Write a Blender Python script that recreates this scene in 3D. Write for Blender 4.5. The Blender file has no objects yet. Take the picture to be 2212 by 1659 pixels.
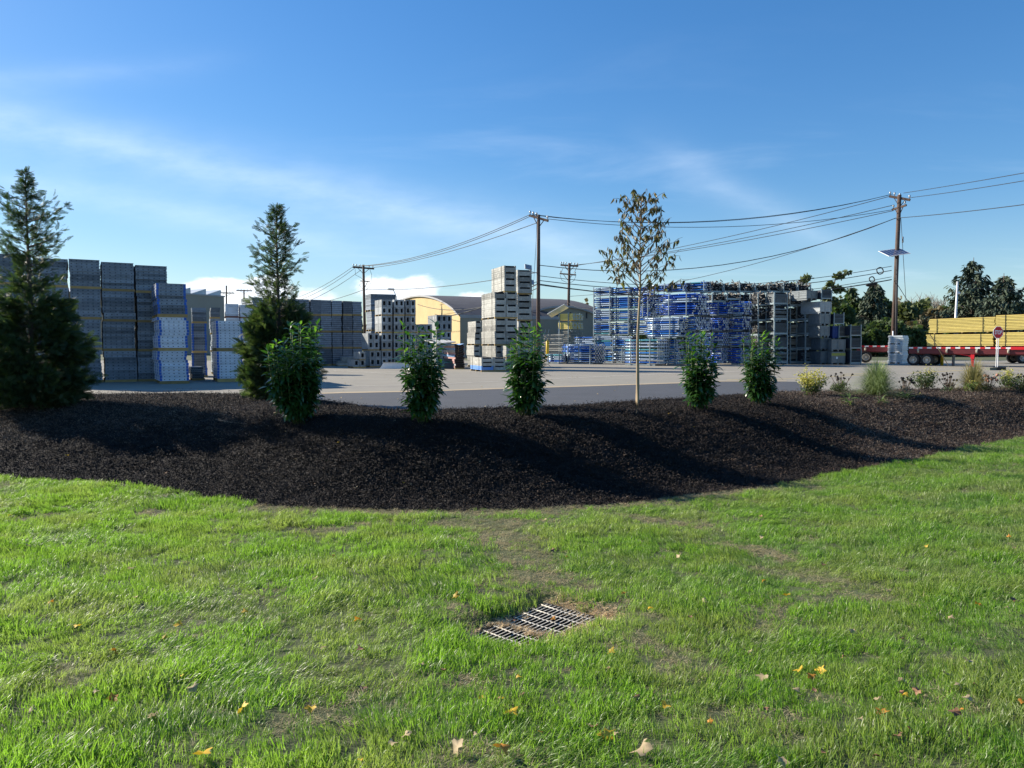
import bpy, math, random
import numpy as np
from mathutils import Vector, Matrix, Euler
R = math.radians
rnd = random.Random(7)
rng = np.random.default_rng(7)
scn = bpy.context.scene
COL = scn.collection

# ------------------------------------------------------------------ camera
CH = 1.55                      # eye height over the yard (z = 0)
PITCH = R(3.0)
F = 1613.0                     # focal length in pixels of the 2212 px wide picture
cam = bpy.data.cameras.new('camera'); camo = bpy.data.objects.new('camera', cam); COL.objects.link(camo)
cam.sensor_width = 36; cam.lens = 36 * F / 2212; cam.clip_start = 0.05; cam.clip_end = 3000
camo.location = (0, 0, CH); camo.rotation_euler = (R(90) - PITCH, 0, 0)
scn.camera = camo
# ------------------------------------------------------------------ light
SUN_AZ = R(66)                 # degrees left of straight ahead
SUN_EL = R(27)
sl = bpy.data.lights.new('sun', 'SUN'); sl.energy = 5.0; sl.angle = R(0.5); sl.color = (1.0, 0.91, 0.77)
so = bpy.data.objects.new('sun', sl); COL.objects.link(so)
sd = Vector((-math.sin(SUN_AZ) * math.cos(SUN_EL), math.cos(SUN_AZ) * math.cos(SUN_EL), math.sin(SUN_EL)))
so.rotation_euler = sd.to_track_quat('Z', 'Y').to_euler(); so.location = (-30, 30, 30)
scn.view_settings.view_transform = 'Standard'; scn.view_settings.look = 'None'
scn.view_settings.exposure = 0.88; scn.view_settings.gamma = 1.0
scn.view_settings.use_curve_mapping = False
w = bpy.data.worlds.new('World'); scn.world = w; w.use_nodes = True
nt = w.node_tree; N = nt.nodes; L = nt.links
for n in list(N): N.remove(n)
def nd(t, **k):
    n = N.new(t)
    for a, b in k.items(): setattr(n, a, b)
    return n
def mth(op, a, b=None, c=None, clamp=False):
    n = nd('ShaderNodeMath', operation=op); n.use_clamp = clamp
    for i, v in enumerate((a, b, c)):
        if v is None: continue
        if isinstance(v, (int, float)): n.inputs[i].default_value = v
        else: L.new(v, n.inputs[i])
    return n.outputs[0]
def mrange(v, a, b, c=0.0, d=1.0):
    n = nd('ShaderNodeMapRange', interpolation_type='SMOOTHSTEP')
    L.new(v, n.inputs[0]); n.inputs[1].default_value = a; n.inputs[2].default_value = b
    n.inputs[3].default_value = c; n.inputs[4].default_value = d
    return n.outputs[0]
sky = nd('ShaderNodeTexSky', sky_type='NISHITA', sun_disc=False)
sky.sun_elevation = SUN_EL; sky.sun_rotation = -SUN_AZ
sky.air_density = 1.0; sky.dust_density = 0.3; sky.ozone_density = 2.2; sky.altitude = 50
tc = nd('ShaderNodeTexCoord'); sep = nd('ShaderNodeSeparateXYZ'); L.new(tc.outputs['Generated'], sep.inputs[0])
X, Y, Z = sep.outputs
yy = mth('MAXIMUM', Y, 0.05)
U = mth('DIVIDE', X, yy); V = mth('DIVIDE', Z, yy)
zz = mth('ADD', mth('MAXIMUM', Z, 0.0), 0.12)
cx = nd('ShaderNodeCombineXYZ'); L.new(mth('DIVIDE', X, zz), cx.inputs[0]); L.new(mth('DIVIDE', Y, zz), cx.inputs[1])
def noise(vec, scale, detail, rough, sx=1, sy=1, sz=1, rot=0, dist=0):
    mp = nd('ShaderNodeMapping'); L.new(vec, mp.inputs[0]); mp.inputs['Scale'].default_value = (sx, sy, sz)
    mp.inputs['Rotation'].default_value = (0, 0, rot)
    n = nd('ShaderNodeTexNoise'); L.new(mp.outputs[0], n.inputs['Vector'])
    n.inputs['Scale'].default_value = scale; n.inputs['Detail'].default_value = detail
    n.inputs['Roughness'].default_value = rough; n.inputs['Distortion'].default_value = dist
    return n.outputs['Fac']
uv = nd('ShaderNodeCombineXYZ'); L.new(U, uv.inputs[0]); L.new(V, uv.inputs[1])
wob = noise(uv.outputs[0], 5, 4, .55)
wobf = noise(uv.outputs[0], 16, 5, .6, sx=.5, sy=1.6, rot=.2)
def streak(u0, v0, u1, v1, wd, amp, wb=0.03):
    s = (v1 - v0) / (u1 - u0)
    line = mth('ADD', mth('MULTIPLY', U, s), v0 - s * u0)
    dv = mth('SUBTRACT', mth('ADD', V, mth('MULTIPLY', mth('SUBTRACT', wob, .5), wb)), line)
    g = mth('EXPONENT', mth('MULTIPLY', mth('POWER', mth('DIVIDE', mth('ABSOLUTE', dv), wd), 1.6), -1))
    g = mth('MULTIPLY', g, mth('ADD', mth('MULTIPLY', wobf, 1.5), -.1, clamp=True))
    e = mth('MULTIPLY', mrange(U, u0 - .12, u0 + .06), mrange(U, u1 + .1, u1 - .12))
    return mth('MULTIPLY', mth('MULTIPLY', g, e), amp)
front = mrange(Y, 0.1, 0.3)
c1 = streak(-.75, .310, .13, .118, .032, .30)
c2 = streak(-.66, .215, -.18, .125, .024, .22)
c3 = streak(.24, .225, .48, .10, .024, .17, .06)
c4 = streak(-.72, .345, -.40, .372, .016, .10)
cir = mth('MULTIPLY', mth('MULTIPLY', mrange(noise(cx.outputs[0], .55, 6, .6, sx=1.0, sy=2.6, rot=.5, dist=.4), .52, .80), .20), mrange(V, .5, .05))
wisps = mth('ADD', mth('MULTIPLY', mth('ADD', mth('ADD', c1, c2), mth('ADD', c3, c4)), front), cir, clamp=True)
# low cumulus over the horizon
cn = noise(uv.outputs[0], 13, 8, .55, sx=1.0, sy=1.7, dist=.3)
def cum(u0, su, top, st):
    a = mth('EXPONENT', mth('MULTIPLY', mth('POWER', mth('DIVIDE', mth('ABSOLUTE', mth('SUBTRACT', U, u0)), su), 2), -1))
    b = mrange(V, top + st, top - st)
    return mth('MULTIPLY', a, b)
cmask = mth('MAXIMUM', cum(-.36, .13, .092, .02), mth('MAXIMUM', cum(-.14, .075, .096, .022), mth('MAXIMUM', cum(-.05, .06, .074, .016), cum(.07, .06, .064, .02))))
cml = mth('ADD', cn, mth('MULTIPLY', mth('SUBTRACT', cmask, .45), .58))
cumulus = mth('MULTIPLY', mth('MULTIPLY', mrange(cml, .50, .70), mrange(cmask, .04, .3)), front)
shade = noise(uv.outputs[0], 22, 5, .6, sx=1, sy=1.6)
# low haze that whitens toward the horizon
hz = mth('MULTIPLY', mrange(Z, .20, .0), .10)
def mix(fac, a, b):
    n = nd('ShaderNodeMix', data_type='RGBA')
    L.new(fac, n.inputs[0])
    for i, v in ((6, a), (7, b)):
        if isinstance(v, tuple): n.inputs[i].default_value = v
        else: L.new(v, n.inputs[i])
    return n.outputs[2]
SKYK = 0.108
hsv = nd('ShaderNodeHueSaturation'); 
_l = nd('ShaderNodeVectorMath', operation='SCALE'); L.new(sky.outputs[0], _l.inputs[0]); _l.inputs['Scale'].default_value = 1 / 11.0
_q = nd('ShaderNodeVectorMath', operation='DOT_PRODUCT'); L.new(_l.outputs[0], _q.inputs[0]); _q.inputs[1].default_value = (.3, .4, .3)
_a = nd('ShaderNodeVectorMath', operation='ADD'); L.new(_q.outputs['Value'], _a.inputs[0]); _a.inputs[1].default_value = (1, 1, 1)
_d = nd('ShaderNodeVectorMath', operation='DIVIDE'); L.new(sky.outputs[0], _d.inputs[0]); L.new(_a.outputs[0], _d.inputs[1]); L.new(_d.outputs[0], hsv.inputs['Color']); hsv.inputs['Saturation'].default_value = 1.3
_g = nd('ShaderNodeVectorMath', operation='MULTIPLY'); L.new(hsv.outputs[0], _g.inputs[0]); _g.inputs[1].default_value = (.86, .95, 1.05)
base = mix(hz, _g.outputs[0], (5.6, 6.7, 7.9, 1))
base = mix(wisps, base, (6.6, 7.3, 8.0, 1))
ccol = mix(mrange(shade, .35, .62), (5.2, 5.8, 6.8, 1), (7.6, 7.7, 7.8, 1))
base = mix(mth('MULTIPLY', cumulus, .85), base, ccol)
bg = nd('ShaderNodeBackground'); L.new(base, bg.inputs[0]); bg.inputs[1].default_value = SKYK
wo = nd('ShaderNodeOutputWorld'); L.new(bg.outputs[0], wo.inputs[0])

# ------------------------------------------------------------------ projection helpers (2212-wide picture pixels -> world)
FW = Vector((0, math.cos(PITCH), -math.sin(PITCH))); UP = Vector((0, math.sin(PITCH), math.cos(PITCH)))
def ray(px, py): return FW + Vector((1, 0, 0)) * ((px - 1106) / F) - UP * ((py - 829.5) / F)
def at(px, py, Yd):
    d = ray(px, py); t = Yd / d.y
    return Vector((d.x * t, Yd, CH + d.z * t))
def hitz(px, py, z=0.0):
    d = ray(px, py); t = (z - CH) / d.z
    return Vector((d.x * t, d.y * t, z))
def kx(px, z, Yd):    # X at world depth Yd and height z for picture column px
    fd = Yd * math.cos(PITCH) - (z - CH) * math.sin(PITCH)
    return (px - 1106) / F * fd
def span(P, px, a):   # metres from P along angle a until picture column px
    k = (px - 1106) / F * math.cos(PITCH); c = (px - 1106) / F * (-(P.z - CH) * math.sin(PITCH))
    return (k * P.y + c - P.x) / (math.cos(a) - k * math.sin(a))
def smooth(t): t = np.clip(t, 0, 1); return t * t * (3 - 2 * t)

# ------------------------------------------------------------------ value noise
_g = rng.random((256, 256))
def vnoise(x, y, s=1.0, o=0):
    x = np.asarray(x, float) * s + o * 17.3 + 1000; y = np.asarray(y, float) * s + o * 9.1 + 1000
    xi = np.floor(x).astype(int); yi = np.floor(y).astype(int); fx = x - xi; fy = y - yi
    fx = fx * fx * (3 - 2 * fx); fy = fy * fy * (3 - 2 * fy)
    g = lambda a, b: _g[a % 256, b % 256]
    return (g(xi, yi) * (1 - fx) + g(xi + 1, yi) * fx) * (1 - fy) + (g(xi, yi + 1) * (1 - fx) + g(xi + 1, yi + 1) * fx) * fy
def fbm(x, y, s=1.0, o=0, n=4):
    v = 0; a = .5
    for i in range(n): v = v + a * vnoise(x, y, s * 2 ** i, o + i * 3); a *= .5
    return v / (1 - .5 ** n)

# ------------------------------------------------------------------ materials
MATS = {}
def mat(name, col, rough=.6, metal=0.0, var=0.0, nscale=8.0, namp=.25, bump=0.0, bscale=60.0, spec=.5, trans=None, tw=.4, hue=None, coord='Object', dirt=None, coat=0):
    """procedural material: colour broken up by noise, per-object brightness variation (var), optional second colour by object (hue), translucency"""
    if name in MATS: return MATS[name]
    m = bpy.data.materials.new(name); m.use_nodes = True; MATS[name] = m
    t = m.node_tree; n = t.nodes; l = t.links
    b = n['Principled BSDF']; out = n['Material Output']
    b.inputs['Roughness'].default_value = rough; b.inputs['Metallic'].default_value = metal
    b.inputs['Specular IOR Level'].default_value = spec
    if coat: b.inputs['Coat Weight'].default_value = coat; b.inputs['Coat Roughness'].default_value = .2
    tcn = n.new('ShaderNodeTexCoord')
    no = n.new('ShaderNodeTexNoise'); no.inputs['Scale'].default_value = nscale; no.inputs['Detail'].default_value = 6; no.inputs['Roughness'].default_value = .65
    oi = n.new('ShaderNodeObjectInfo')
    add = n.new('ShaderNodeVectorMath'); add.operation = 'ADD'; l.new(tcn.outputs[coord], add.inputs[0])
    sc = n.new('ShaderNodeVectorMath'); sc.operation = 'SCALE'; sc.inputs[0].default_value = (37, 11, 23); l.new(oi.outputs['Random'], sc.inputs['Scale'])
    if coord == 'Object': l.new(sc.outputs[0], add.inputs[1])
    l.new(add.outputs[0], no.inputs['Vector'])
    def rgb(c): 
        r = n.new('ShaderNodeRGB'); r.outputs[0].default_value = (*c, 1); return r.outputs[0]
    c0 = rgb(col)
    def mx(f, a, bb):
        q = n.new('ShaderNodeMix'); q.data_type = 'RGBA'
        if isinstance(f, float): q.inputs[0].default_value = f
        else: l.new(f, q.inputs[0])
        l.new(a, q.inputs[6]); l.new(bb, q.inputs[7]); return q.outputs[2]
    def ma(op, a, bb, cl=False):
        q = n.new('ShaderNodeMath'); q.operation = op; q.use_clamp = cl
        for i, v in enumerate((a, bb)):
            if isinstance(v, (int, float)): q.inputs[i].default_value = v
            else: l.new(v, q.inputs[i])
        return q.outputs[0]
    c = c0
    if hue:                     # list of (threshold, colour)
        for th, hc in hue:
            g = ma('GREATER_THAN', oi.outputs['Random'], th); c = mx(g, c, rgb(hc))
    k = ma('ADD', ma('MULTIPLY', ma('SUBTRACT', no.outputs['Fac'], .5), namp * 3), 1.0)
    if var:
        r2 = ma('FRACT', ma('MULTIPLY', oi.outputs['Random'], 91.7), 0)
        k = ma('MULTIPLY', k, ma('ADD', ma('MULTIPLY', r2, 2 * var), 1 - var))
    vm = n.new('ShaderNodeVectorMath'); vm.operation = 'SCALE'; l.new(c, vm.inputs[0]); l.new(k, vm.inputs['Scale'])
    c = vm.outputs[0]
    if dirt:                    # (colour, scale, threshold)
        n2 = n.new('ShaderNodeTexNoise'); n2.inputs['Scale'].default_value = dirt[1]; n2.inputs['Detail'].default_value = 8; n2.inputs['Roughness'].default_value = .7
        l.new(add.outputs[0], n2.inputs['Vector'])
        mr = n.new('ShaderNodeMapRange'); l.new(n2.outputs['Fac'], mr.inputs[0]); mr.inputs[1].default_value = dirt[2]; mr.inputs[2].default_value = dirt[2] + .12
        c = mx(ma('MULTIPLY', mr.outputs[0], .8), c, rgb(dirt[0]))
    l.new(c, b.inputs['Base Color'])
    if bump:
        bp = n.new('ShaderNodeBump'); bp.inputs['Strength'].default_value = bump; bp.inputs['Distance'].default_value = .02
        n3 = n.new('ShaderNodeTexNoise'); n3.inputs['Scale'].default_value = bscale; n3.inputs['Detail'].default_value = 5
        l.new(add.outputs[0], n3.inputs['Vector']); l.new(n3.outputs['Fac'], bp.inputs['Height']); l.new(bp.outputs[0], b.inputs['Normal'])
    if trans:
        tr = n.new('ShaderNodeBsdfTranslucent')
        vm2 = n.new('ShaderNodeVectorMath'); vm2.operation = 'MULTIPLY'
        rr = n.new('ShaderNodeVectorMath'); rr.operation = 'SCALE'; rr.inputs[0].default_value = trans; l.new(k, rr.inputs['Scale'])
        l.new(rr.outputs[0], tr.inputs['Color'])
        ms = n.new('ShaderNodeMixShader'); ms.inputs[0].default_value = tw
        l.new(b.outputs[0], ms.inputs[1]); l.new(tr.outputs[0], ms.inputs[2]); l.new(ms.outputs[0], out.inputs[0])
    return m
STEEL = mat('weathered_steel', (.17, .20, .235), .55, .35, var=.45, nscale=5, namp=.35, dirt=((.30, .34, .38), 4, .56))
STEELB = mat('light_steel', (.58, .62, .68), .5, .3, var=.14, nscale=6, namp=.18, dirt=((.28, .31, .36), 5, .60))
STEELP = mat('pale_steel', (.30, .30, .275), .6, .15, var=.35, nscale=4, namp=.35, dirt=((.62, .60, .54), 3, .56))
BLUE = mat('blue_paint', (.012, .10, .42), .45, 0, var=.15, nscale=5, namp=.2)
HOLE = mat('black_hole', (.006, .008, .012), .9)
WOOD = mat('bearer_timber', (.36, .24, .09), .8, 0, var=.3, nscale=6, namp=.3)
PROP = mat('prop_tube', (.42, .52, .64), .28, .35, var=.12, nscale=3, namp=.15, hue=[(.46, (.02, .12, .46)), (.80, (.04, .22, .60)), (.93, (.10, .34, .38))])
PROPB = mat('prop_tube_blue', (.012, .09, .46), .32, .2, var=.3, nscale=3, namp=.2, hue=[(.72, (.35, .45, .55))])
PLATE = mat('prop_plate', (.56, .58, .60), .5, .3, var=.2, nscale=12, namp=.2)
POST = mat('rack_post', (.25, .31, .34), .45, .4, var=.15, nscale=5, namp=.2)
BIN = mat('bin_steel', (.085, .115, .14), .55, .35, var=.25, nscale=4, namp=.35)
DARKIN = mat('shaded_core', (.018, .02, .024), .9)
SCRAP = mat('scaffold_parts', (.24, .22, .19), .65, .15, var=.25, nscale=2.5, namp=.5)
YEL = mat('yellow_beam', (.80, .63, .18), .6, 0, var=.12, nscale=2.5, namp=.2, dirt=((.62, .50, .26), 1.3, .58))
RED = mat('red_paint', (.30, .012, .02), .45, 0, nscale=3, namp=.3)
REDM = mat('dark_red_paint', (.12, .012, .016), .5, 0, nscale=3, namp=.3)
REDB = mat('bright_red_paint', (.62, .01, .02), .45)
WHITE = mat('white_paint', (.8, .8, .8), .5, nscale=6, namp=.06)
TYRE = mat('tyre_rubber', (.02, .02, .021), .85, nscale=20, namp=.3)
RIM = mat('wheel_rim', (.60, .56, .50), .5, .3, nscale=12, namp=.3)
POLEW = mat('pole_wood', (.085, .055, .042), .85, nscale=3, namp=.5, bump=.4, bscale=30)
GREYM = mat('grey_metal', (.38, .40, .42), .4, .5, nscale=6, namp=.15)
WIRE = mat('wire', (.025, .028, .03), .6)
YPAINT = mat('yellow_paint', (.70, .46, .02), .5, nscale=8, namp=.12)
CONE = mat('faded_cone', (.52, .46, .07), .6, nscale=8, namp=.15)
BLACK = mat('black_rubber', (.02, .02, .02), .8)
GALV = mat('galvanised', (.42, .44, .46), .4, .5, nscale=14, namp=.15)

# ------------------------------------------------------------------ mesh builder
class MB:
    def __init__(s): s.v = []; s.f = []; s.m = []; s.sm = []
    def box(s, x0, y0, z0, x1, y1, z1, mi=0, M=None):
        b = len(s.v); c = [(x0, y0, z0), (x1, y0, z0), (x1, y1, z0), (x0, y1, z0), (x0, y0, z1), (x1, y0, z1), (x1, y1, z1), (x0, y1, z1)]
        if M is not None: c = [tuple(M @ Vector(q)) for q in c]
        s.v += c
        for q in ((0, 3, 2, 1), (4, 5, 6, 7), (0, 1, 5, 4), (1, 2, 6, 5), (2, 3, 7, 6), (3, 0, 4, 7)):
            s.f.append(tuple(b + i for i in q)); s.m.append(mi); s.sm.append(False)
    def quad(s, pts, mi=0, smooth=False):
        b = len(s.v); s.v += [tuple(p) for p in pts]; s.f.append(tuple(range(b, b + len(pts)))); s.m.append(mi); s.sm.append(smooth)
    def tube(s, pts, r, seg=6, mi=0, cap=True, smooth=True):
        pts = [Vector(p) for p in pts]; rs = r if isinstance(r, (list, tuple)) else [r] * len(pts)
        b = len(s.v); n = len(pts); up = Vector((0, 0, 1))
        for i, p in enumerate(pts):
            d = (pts[min(i + 1, n - 1)] - pts[max(i - 1, 0)])
            if d.length < 1e-9: d = Vector((0, 0, 1))
            d.normalize(); a = d.cross(up)
            if a.length < .05: a = d.cross(Vector((1, 0, 0)))
            a.normalize(); c = a.cross(d)
            for k in range(seg):
                t = 2 * math.pi * k / seg; s.v.append(tuple(p + (a * math.cos(t) + c * math.sin(t)) * rs[i]))
        for i in range(n - 1):
            for k in range(seg):
                k2 = (k + 1) % seg; s.f.append((b + i * seg + k, b + i * seg + k2, b + (i + 1) * seg + k2, b + (i + 1) * seg + k)); s.m.append(mi); s.sm.append(smooth)
        if cap:
            s.f.append(tuple(b + k for k in reversed(range(seg)))); s.m.append(mi); s.sm.append(False)
            s.f.append(tuple(b + (n - 1) * seg + k for k in range(seg))); s.m.append(mi); s.sm.append(False)
    def beam(s, p, q, wd, ht, mi=0):
        p = Vector(p); q = Vector(q); d = (q - p).normalized(); a = d.cross(Vector((0, 0, 1)))
        if a.length < .02: a = Vector((1, 0, 0))
        a.normalize(); c = a.cross(d); a *= wd / 2; c *= ht / 2
        b = len(s.v); s.v += [tuple(x) for x in (p - a - c, p + a - c, p + a + c, p - a + c, q - a - c, q + a - c, q + a + c, q - a + c)]
        for f in ((0, 1, 2, 3), (7, 6, 5, 4), (0, 4, 5, 1), (1, 5, 6, 2), (2, 6, 7, 3), (3, 7, 4, 0)):
            s.f.append(tuple(b + i for i in f)); s.m.append(mi); s.sm.append(False)
    def mesh(s, name, mats):
        me = bpy.data.meshes.new(name); me.from_pydata(s.v, [], s.f)
        for m in (mats if isinstance(mats, (list, tuple)) else [mats]): me.materials.append(m)
        me.polygons.foreach_set('material_index', s.m); me.polygons.foreach_set('use_smooth', s.sm); me.update()
        return me
    def build(s, name, mats, parent=None, loc=(0, 0, 0), rot=(0, 0, 0)): return ob(name, s.mesh(name, mats), parent, loc, rot)
def ob(name, me, parent=None, loc=(0, 0, 0), rot=(0, 0, 0), scale=None):
    o = bpy.data.objects.new(name, me); COL.objects.link(o); o.location = loc; o.rotation_euler = rot
    if scale is not None: o.scale = scale if hasattr(scale, '__len__') else (scale,) * 3
    if parent is not None: o.parent = parent
    return o
def tag(o, label=None, cat=None, group=None, kind=None):
    if label: o['label'] = label
    if cat: o['category'] = cat
    if group: o['group'] = group
    if kind: o['kind'] = kind
    return o
def thing(name, loc, rz=0.0, label=None, cat=None, group=None):
    o = bpy.data.objects.new(name, None); COL.objects.link(o); o.empty_display_size = .2
    o.location = loc; o.rotation_euler = (0, 0, rz); return tag(o, label, cat, group)
def npmesh(name, V, Fc, mats, mi=None, smooth=False):
    V = np.asarray(V, np.float32); Fc = np.asarray(Fc, np.int32); me = bpy.data.meshes.new(name)
    me.vertices.add(len(V)); me.vertices.foreach_set('co', V.ravel())
    k = Fc.shape[1]; keep = np.ones(Fc.shape, bool)
    if k == 4: keep[:, 3] = Fc[:, 3] != Fc[:, 2]          # a doubled last corner means a triangle
    cnt = keep.sum(1); lv = Fc[keep]; me.loops.add(len(lv)); me.loops.foreach_set('vertex_index', lv.astype(np.int32))
    me.polygons.add(len(Fc)); me.polygons.foreach_set('loop_start', np.concatenate([[0], np.cumsum(cnt)[:-1]]).astype(np.int32))
    for m in (mats if isinstance(mats, (list, tuple)) else [mats]): me.materials.append(m)
    if mi is not None: me.polygons.foreach_set('material_index', np.asarray(mi, np.int32))
    if smooth: me.polygons.foreach_set('use_smooth', np.ones(len(Fc), bool))
    me.update(calc_edges=True); me.validate(); return me
def replicate(bv, bf, Ms, T):
    bv = np.asarray(bv); bf = np.asarray(bf); n = len(T)
    V = np.einsum('nij,vj->nvi', Ms, bv) + T[:, None, :]
    Fc = bf[None] + (np.arange(n) * len(bv))[:, None, None]
    return V.reshape(-1, 3), Fc.reshape(-1, bf.shape[1])
def rotm(d, roll, s):   # frames whose +Y runs along d, rolled, scaled
    d = d / np.linalg.norm(d, axis=1, keepdims=True); up = np.tile([0, 0, 1.0], (len(d), 1))
    a = np.cross(d, up); la = np.linalg.norm(a, axis=1, keepdims=True); a = np.where(la < .05, [1.0, 0, 0], a / np.maximum(la, 1e-6))
    c = np.cross(a, d); cr = np.cos(roll)[:, None]; sr = np.sin(roll)[:, None]
    a2 = a * cr + c * sr; c2 = -a * sr + c * cr
    return np.stack([a2, d, c2], 2) * np.asarray(s).reshape(-1, 1, 1)

# ------------------------------------------------------------------ terrain shape
fpx = [(-900, 925), (-300, 1000), (0, 1038), (180, 1040), (330, 1058), (450, 1078), (620, 1094), (800, 1100), (1000, 1103), (1150, 1100), (1330, 1090), (1470, 1075), (1700, 1045), (1830, 1020), (2000, 990), (2100, 966), (2212, 948), (2500, 905), (3000, 860)]
bpx = [(-1200, 868), (-300, 864), (0, 860), (190, 856), (400, 853), (540, 856), (640, 863), (720, 874), (790, 886), (850, 892), (950, 891), (1100, 886), (1250, 881), (1376, 871), (1500, 864), (1620, 855), (1700, 850), (1800, 849), (2000, 845), (2212, 841), (2600, 835), (3200, 831)]
CREST = .13
fr = []
for px, py in fpx:
    z = float(np.interp(px, [0, 500, 1400, 1800, 2212], [-.72, -.86, -.90, -.80, -.66])); p = hitz(px, py, z); fr.append((p.x, p.y, z))
bk = [tuple(hitz(px, py, CREST)) for px, py in bpx]
fr = np.array(fr); bk = np.array(bk)
def Yf(x): return np.interp(x, fr[:, 0], fr[:, 1]) + .10 * (vnoise(x, 0, 1.7, 5) - .5)
def Zf(x): return np.interp(x, fr[:, 0], fr[:, 2])
def Yc(x): return np.interp(x, bk[:, 0], bk[:, 1])
GC = None
def zlawn(x, y):
    x = np.asarray(x, float); y = np.asarray(y, float)
    t = 1 - (1 - np.clip(y / Yf(x), -.3, 1)) ** 2.0
    z = -.05 + (Zf(x) + .05) * t + .05 * (fbm(x, y, .9, 2, 3) - .5)
    if GC is not None:
        dx_ = x - GC[0]; dy_ = y - GC[1]; u_ = dx_ * math.cos(GA) + dy_ * math.sin(GA); v_ = -dx_ * math.sin(GA) + dy_ * math.cos(GA); d = np.hypot(np.maximum(abs(u_) - GL / 2, 0), np.maximum(abs(v_) - GWD / 2, 0)); z = z - .115 * np.exp(-(d / .16) ** 1.6)
    return z
def zmulch(x, y):
    yf = Yf(x); yc = Yc(x); t = (y - yf) / (yc - yf); zf = Zf(x) - .02
    tt = np.clip(t, 0, 1); z = zf + (CREST - zf) * smooth((tt - .04) / .60)
    z = z + .035 * (fbm(x, y, 1.1, 9, 3) - .5) * np.clip(t * 6, 0, 1) * np.clip((1.03 - t) * 12, 0.3, 1)
    over = np.clip((y - yc) / 1.3, 0, 1); return z - (CREST + .06) * smooth(over) * (y > yc)
def zg(x, y):
    x = np.asarray(x, float); y = np.asarray(y, float)
    return np.where(y < Yf(x), zlawn(x, y), np.where(y < Yc(x) + 1.25, np.maximum(zmulch(x, y), np.where(y > Yc(x), 0, -9)), 0.0))
def hit(px, py):
    d = ray(px, py)
    ys = np.linspace(1.5, 60, 6000); xs = d.x / d.y * ys; zs = CH + d.z / d.y * ys
    g = zg(xs, ys); i = int(np.argmax(zs <= g)); return Vector((xs[i], ys[i], g[i]))
g0 = [hit(*q) for q in ((1013, 1345), (1187, 1286), (1300, 1323), (1150, 1386))]
gc = sum(g0, Vector()) / 4; GC_ = (gc.x, gc.y)
GA = math.atan2((g0[1] - g0[0]).y, (g0[1] - g0[0]).x); GC = None; GL, GWD = (g0[1] - g0[0]).length * .97, (g0[2] - g0[1]).length * .97

GC = GC_
def gridmesh(name, xs, rows, zfun, m, smooth=True):
    # rows: function j-> Y array over xs ; list of arrays
    Xg = np.array([xs] * len(rows)); Yg = np.array(rows); Zg = zfun(Xg, Yg)
    V = np.stack([Xg, Yg, Zg], 2).reshape(-1, 3); nx = len(xs); ny = len(rows)
    i, j = np.meshgrid(np.arange(nx - 1), np.arange(ny - 1)); a = (j * nx + i).ravel()
    return npmesh(name, V, np.stack([a, a + 1, a + nx + 1, a + nx], 1), m, smooth=smooth)
def hrow(a, b, n, fine=None): return np.linspace(a, b, n)

SOIL = mat('lawn_soil', (.060, .075, .025), .95, nscale=3, namp=.4, bump=.6, bscale=40, dirt=((.17, .14, .07), 2.2, .60))
MULCH = mat('mulch', (.014, .010, .009), .9, nscale=5, namp=.5, bump=1.0, bscale=45, dirt=((.045, .028, .018), 30, .56))
ASPH = mat('old_asphalt', (.262, .240, .195), .9, nscale=.35, namp=.16, bump=.25, bscale=70, coord='Object', dirt=((.20, .185, .165), .22, .57))
ASPN = mat('new_asphalt', (.062, .066, .075), .85, nscale=.8, namp=.18, bump=.3, bscale=90)
DUST = mat('road_dust', (.42, .33, .21), .95, nscale=3, namp=.25)
LINE = mat('faded_line', (.40, .37, .31), .9, nscale=4, namp=.35)
LINEY = mat('faded_yellow_line', (.46, .37, .17), .9, nscale=4, namp=.35)
FARG = mat('verge', (.09, .10, .045), .95, nscale=.6, namp=.4)

# lawn ground
xs = np.unique(np.concatenate([np.linspace(-20, -1.2, 70), np.linspace(-1.2, 2.2, 100), np.linspace(2.2, 26, 80)]))
ts = np.unique(np.concatenate([np.linspace(-7, 4.6, 30), np.linspace(4.6, 8.0, 110)]))
yf = Yf(xs); rows = [np.full_like(xs, t) for t in ts]
for k in range(1, 60): rows.append(8.0 + (yf + .12 - 8.0) * k / 59)
ca, sa = math.cos(GA), math.sin(GA)
def zl_hole(x, y):
    z = zlawn(x, np.minimum(y, Yf(x) + .1)); dx = x - GC[0]; dy = y - GC[1]; u = dx * ca + dy * sa; v = -dx * sa + dy * ca
    return np.where((abs(u) < GL / 2 - .01) & (abs(v) < GWD / 2 - .01), z - .75, z)
tag(ob('lawn_ground', gridmesh('lawn_ground', xs, rows, zl_hole, SOIL)), kind='structure')
# mulch bed
xs = np.linspace(-40, 45, 560); yf = Yf(xs); yc = Yc(xs); ns = 90
rows = [yf + (yc - yf) * k / ns for k in range(ns + 1)] + [yc + 1.3 * k / 12 for k in range(1, 13)]
tag(ob('mulch_bed', gridmesh('mulch_bed', xs, rows, zmulch, MULCH)), kind='structure')
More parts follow.
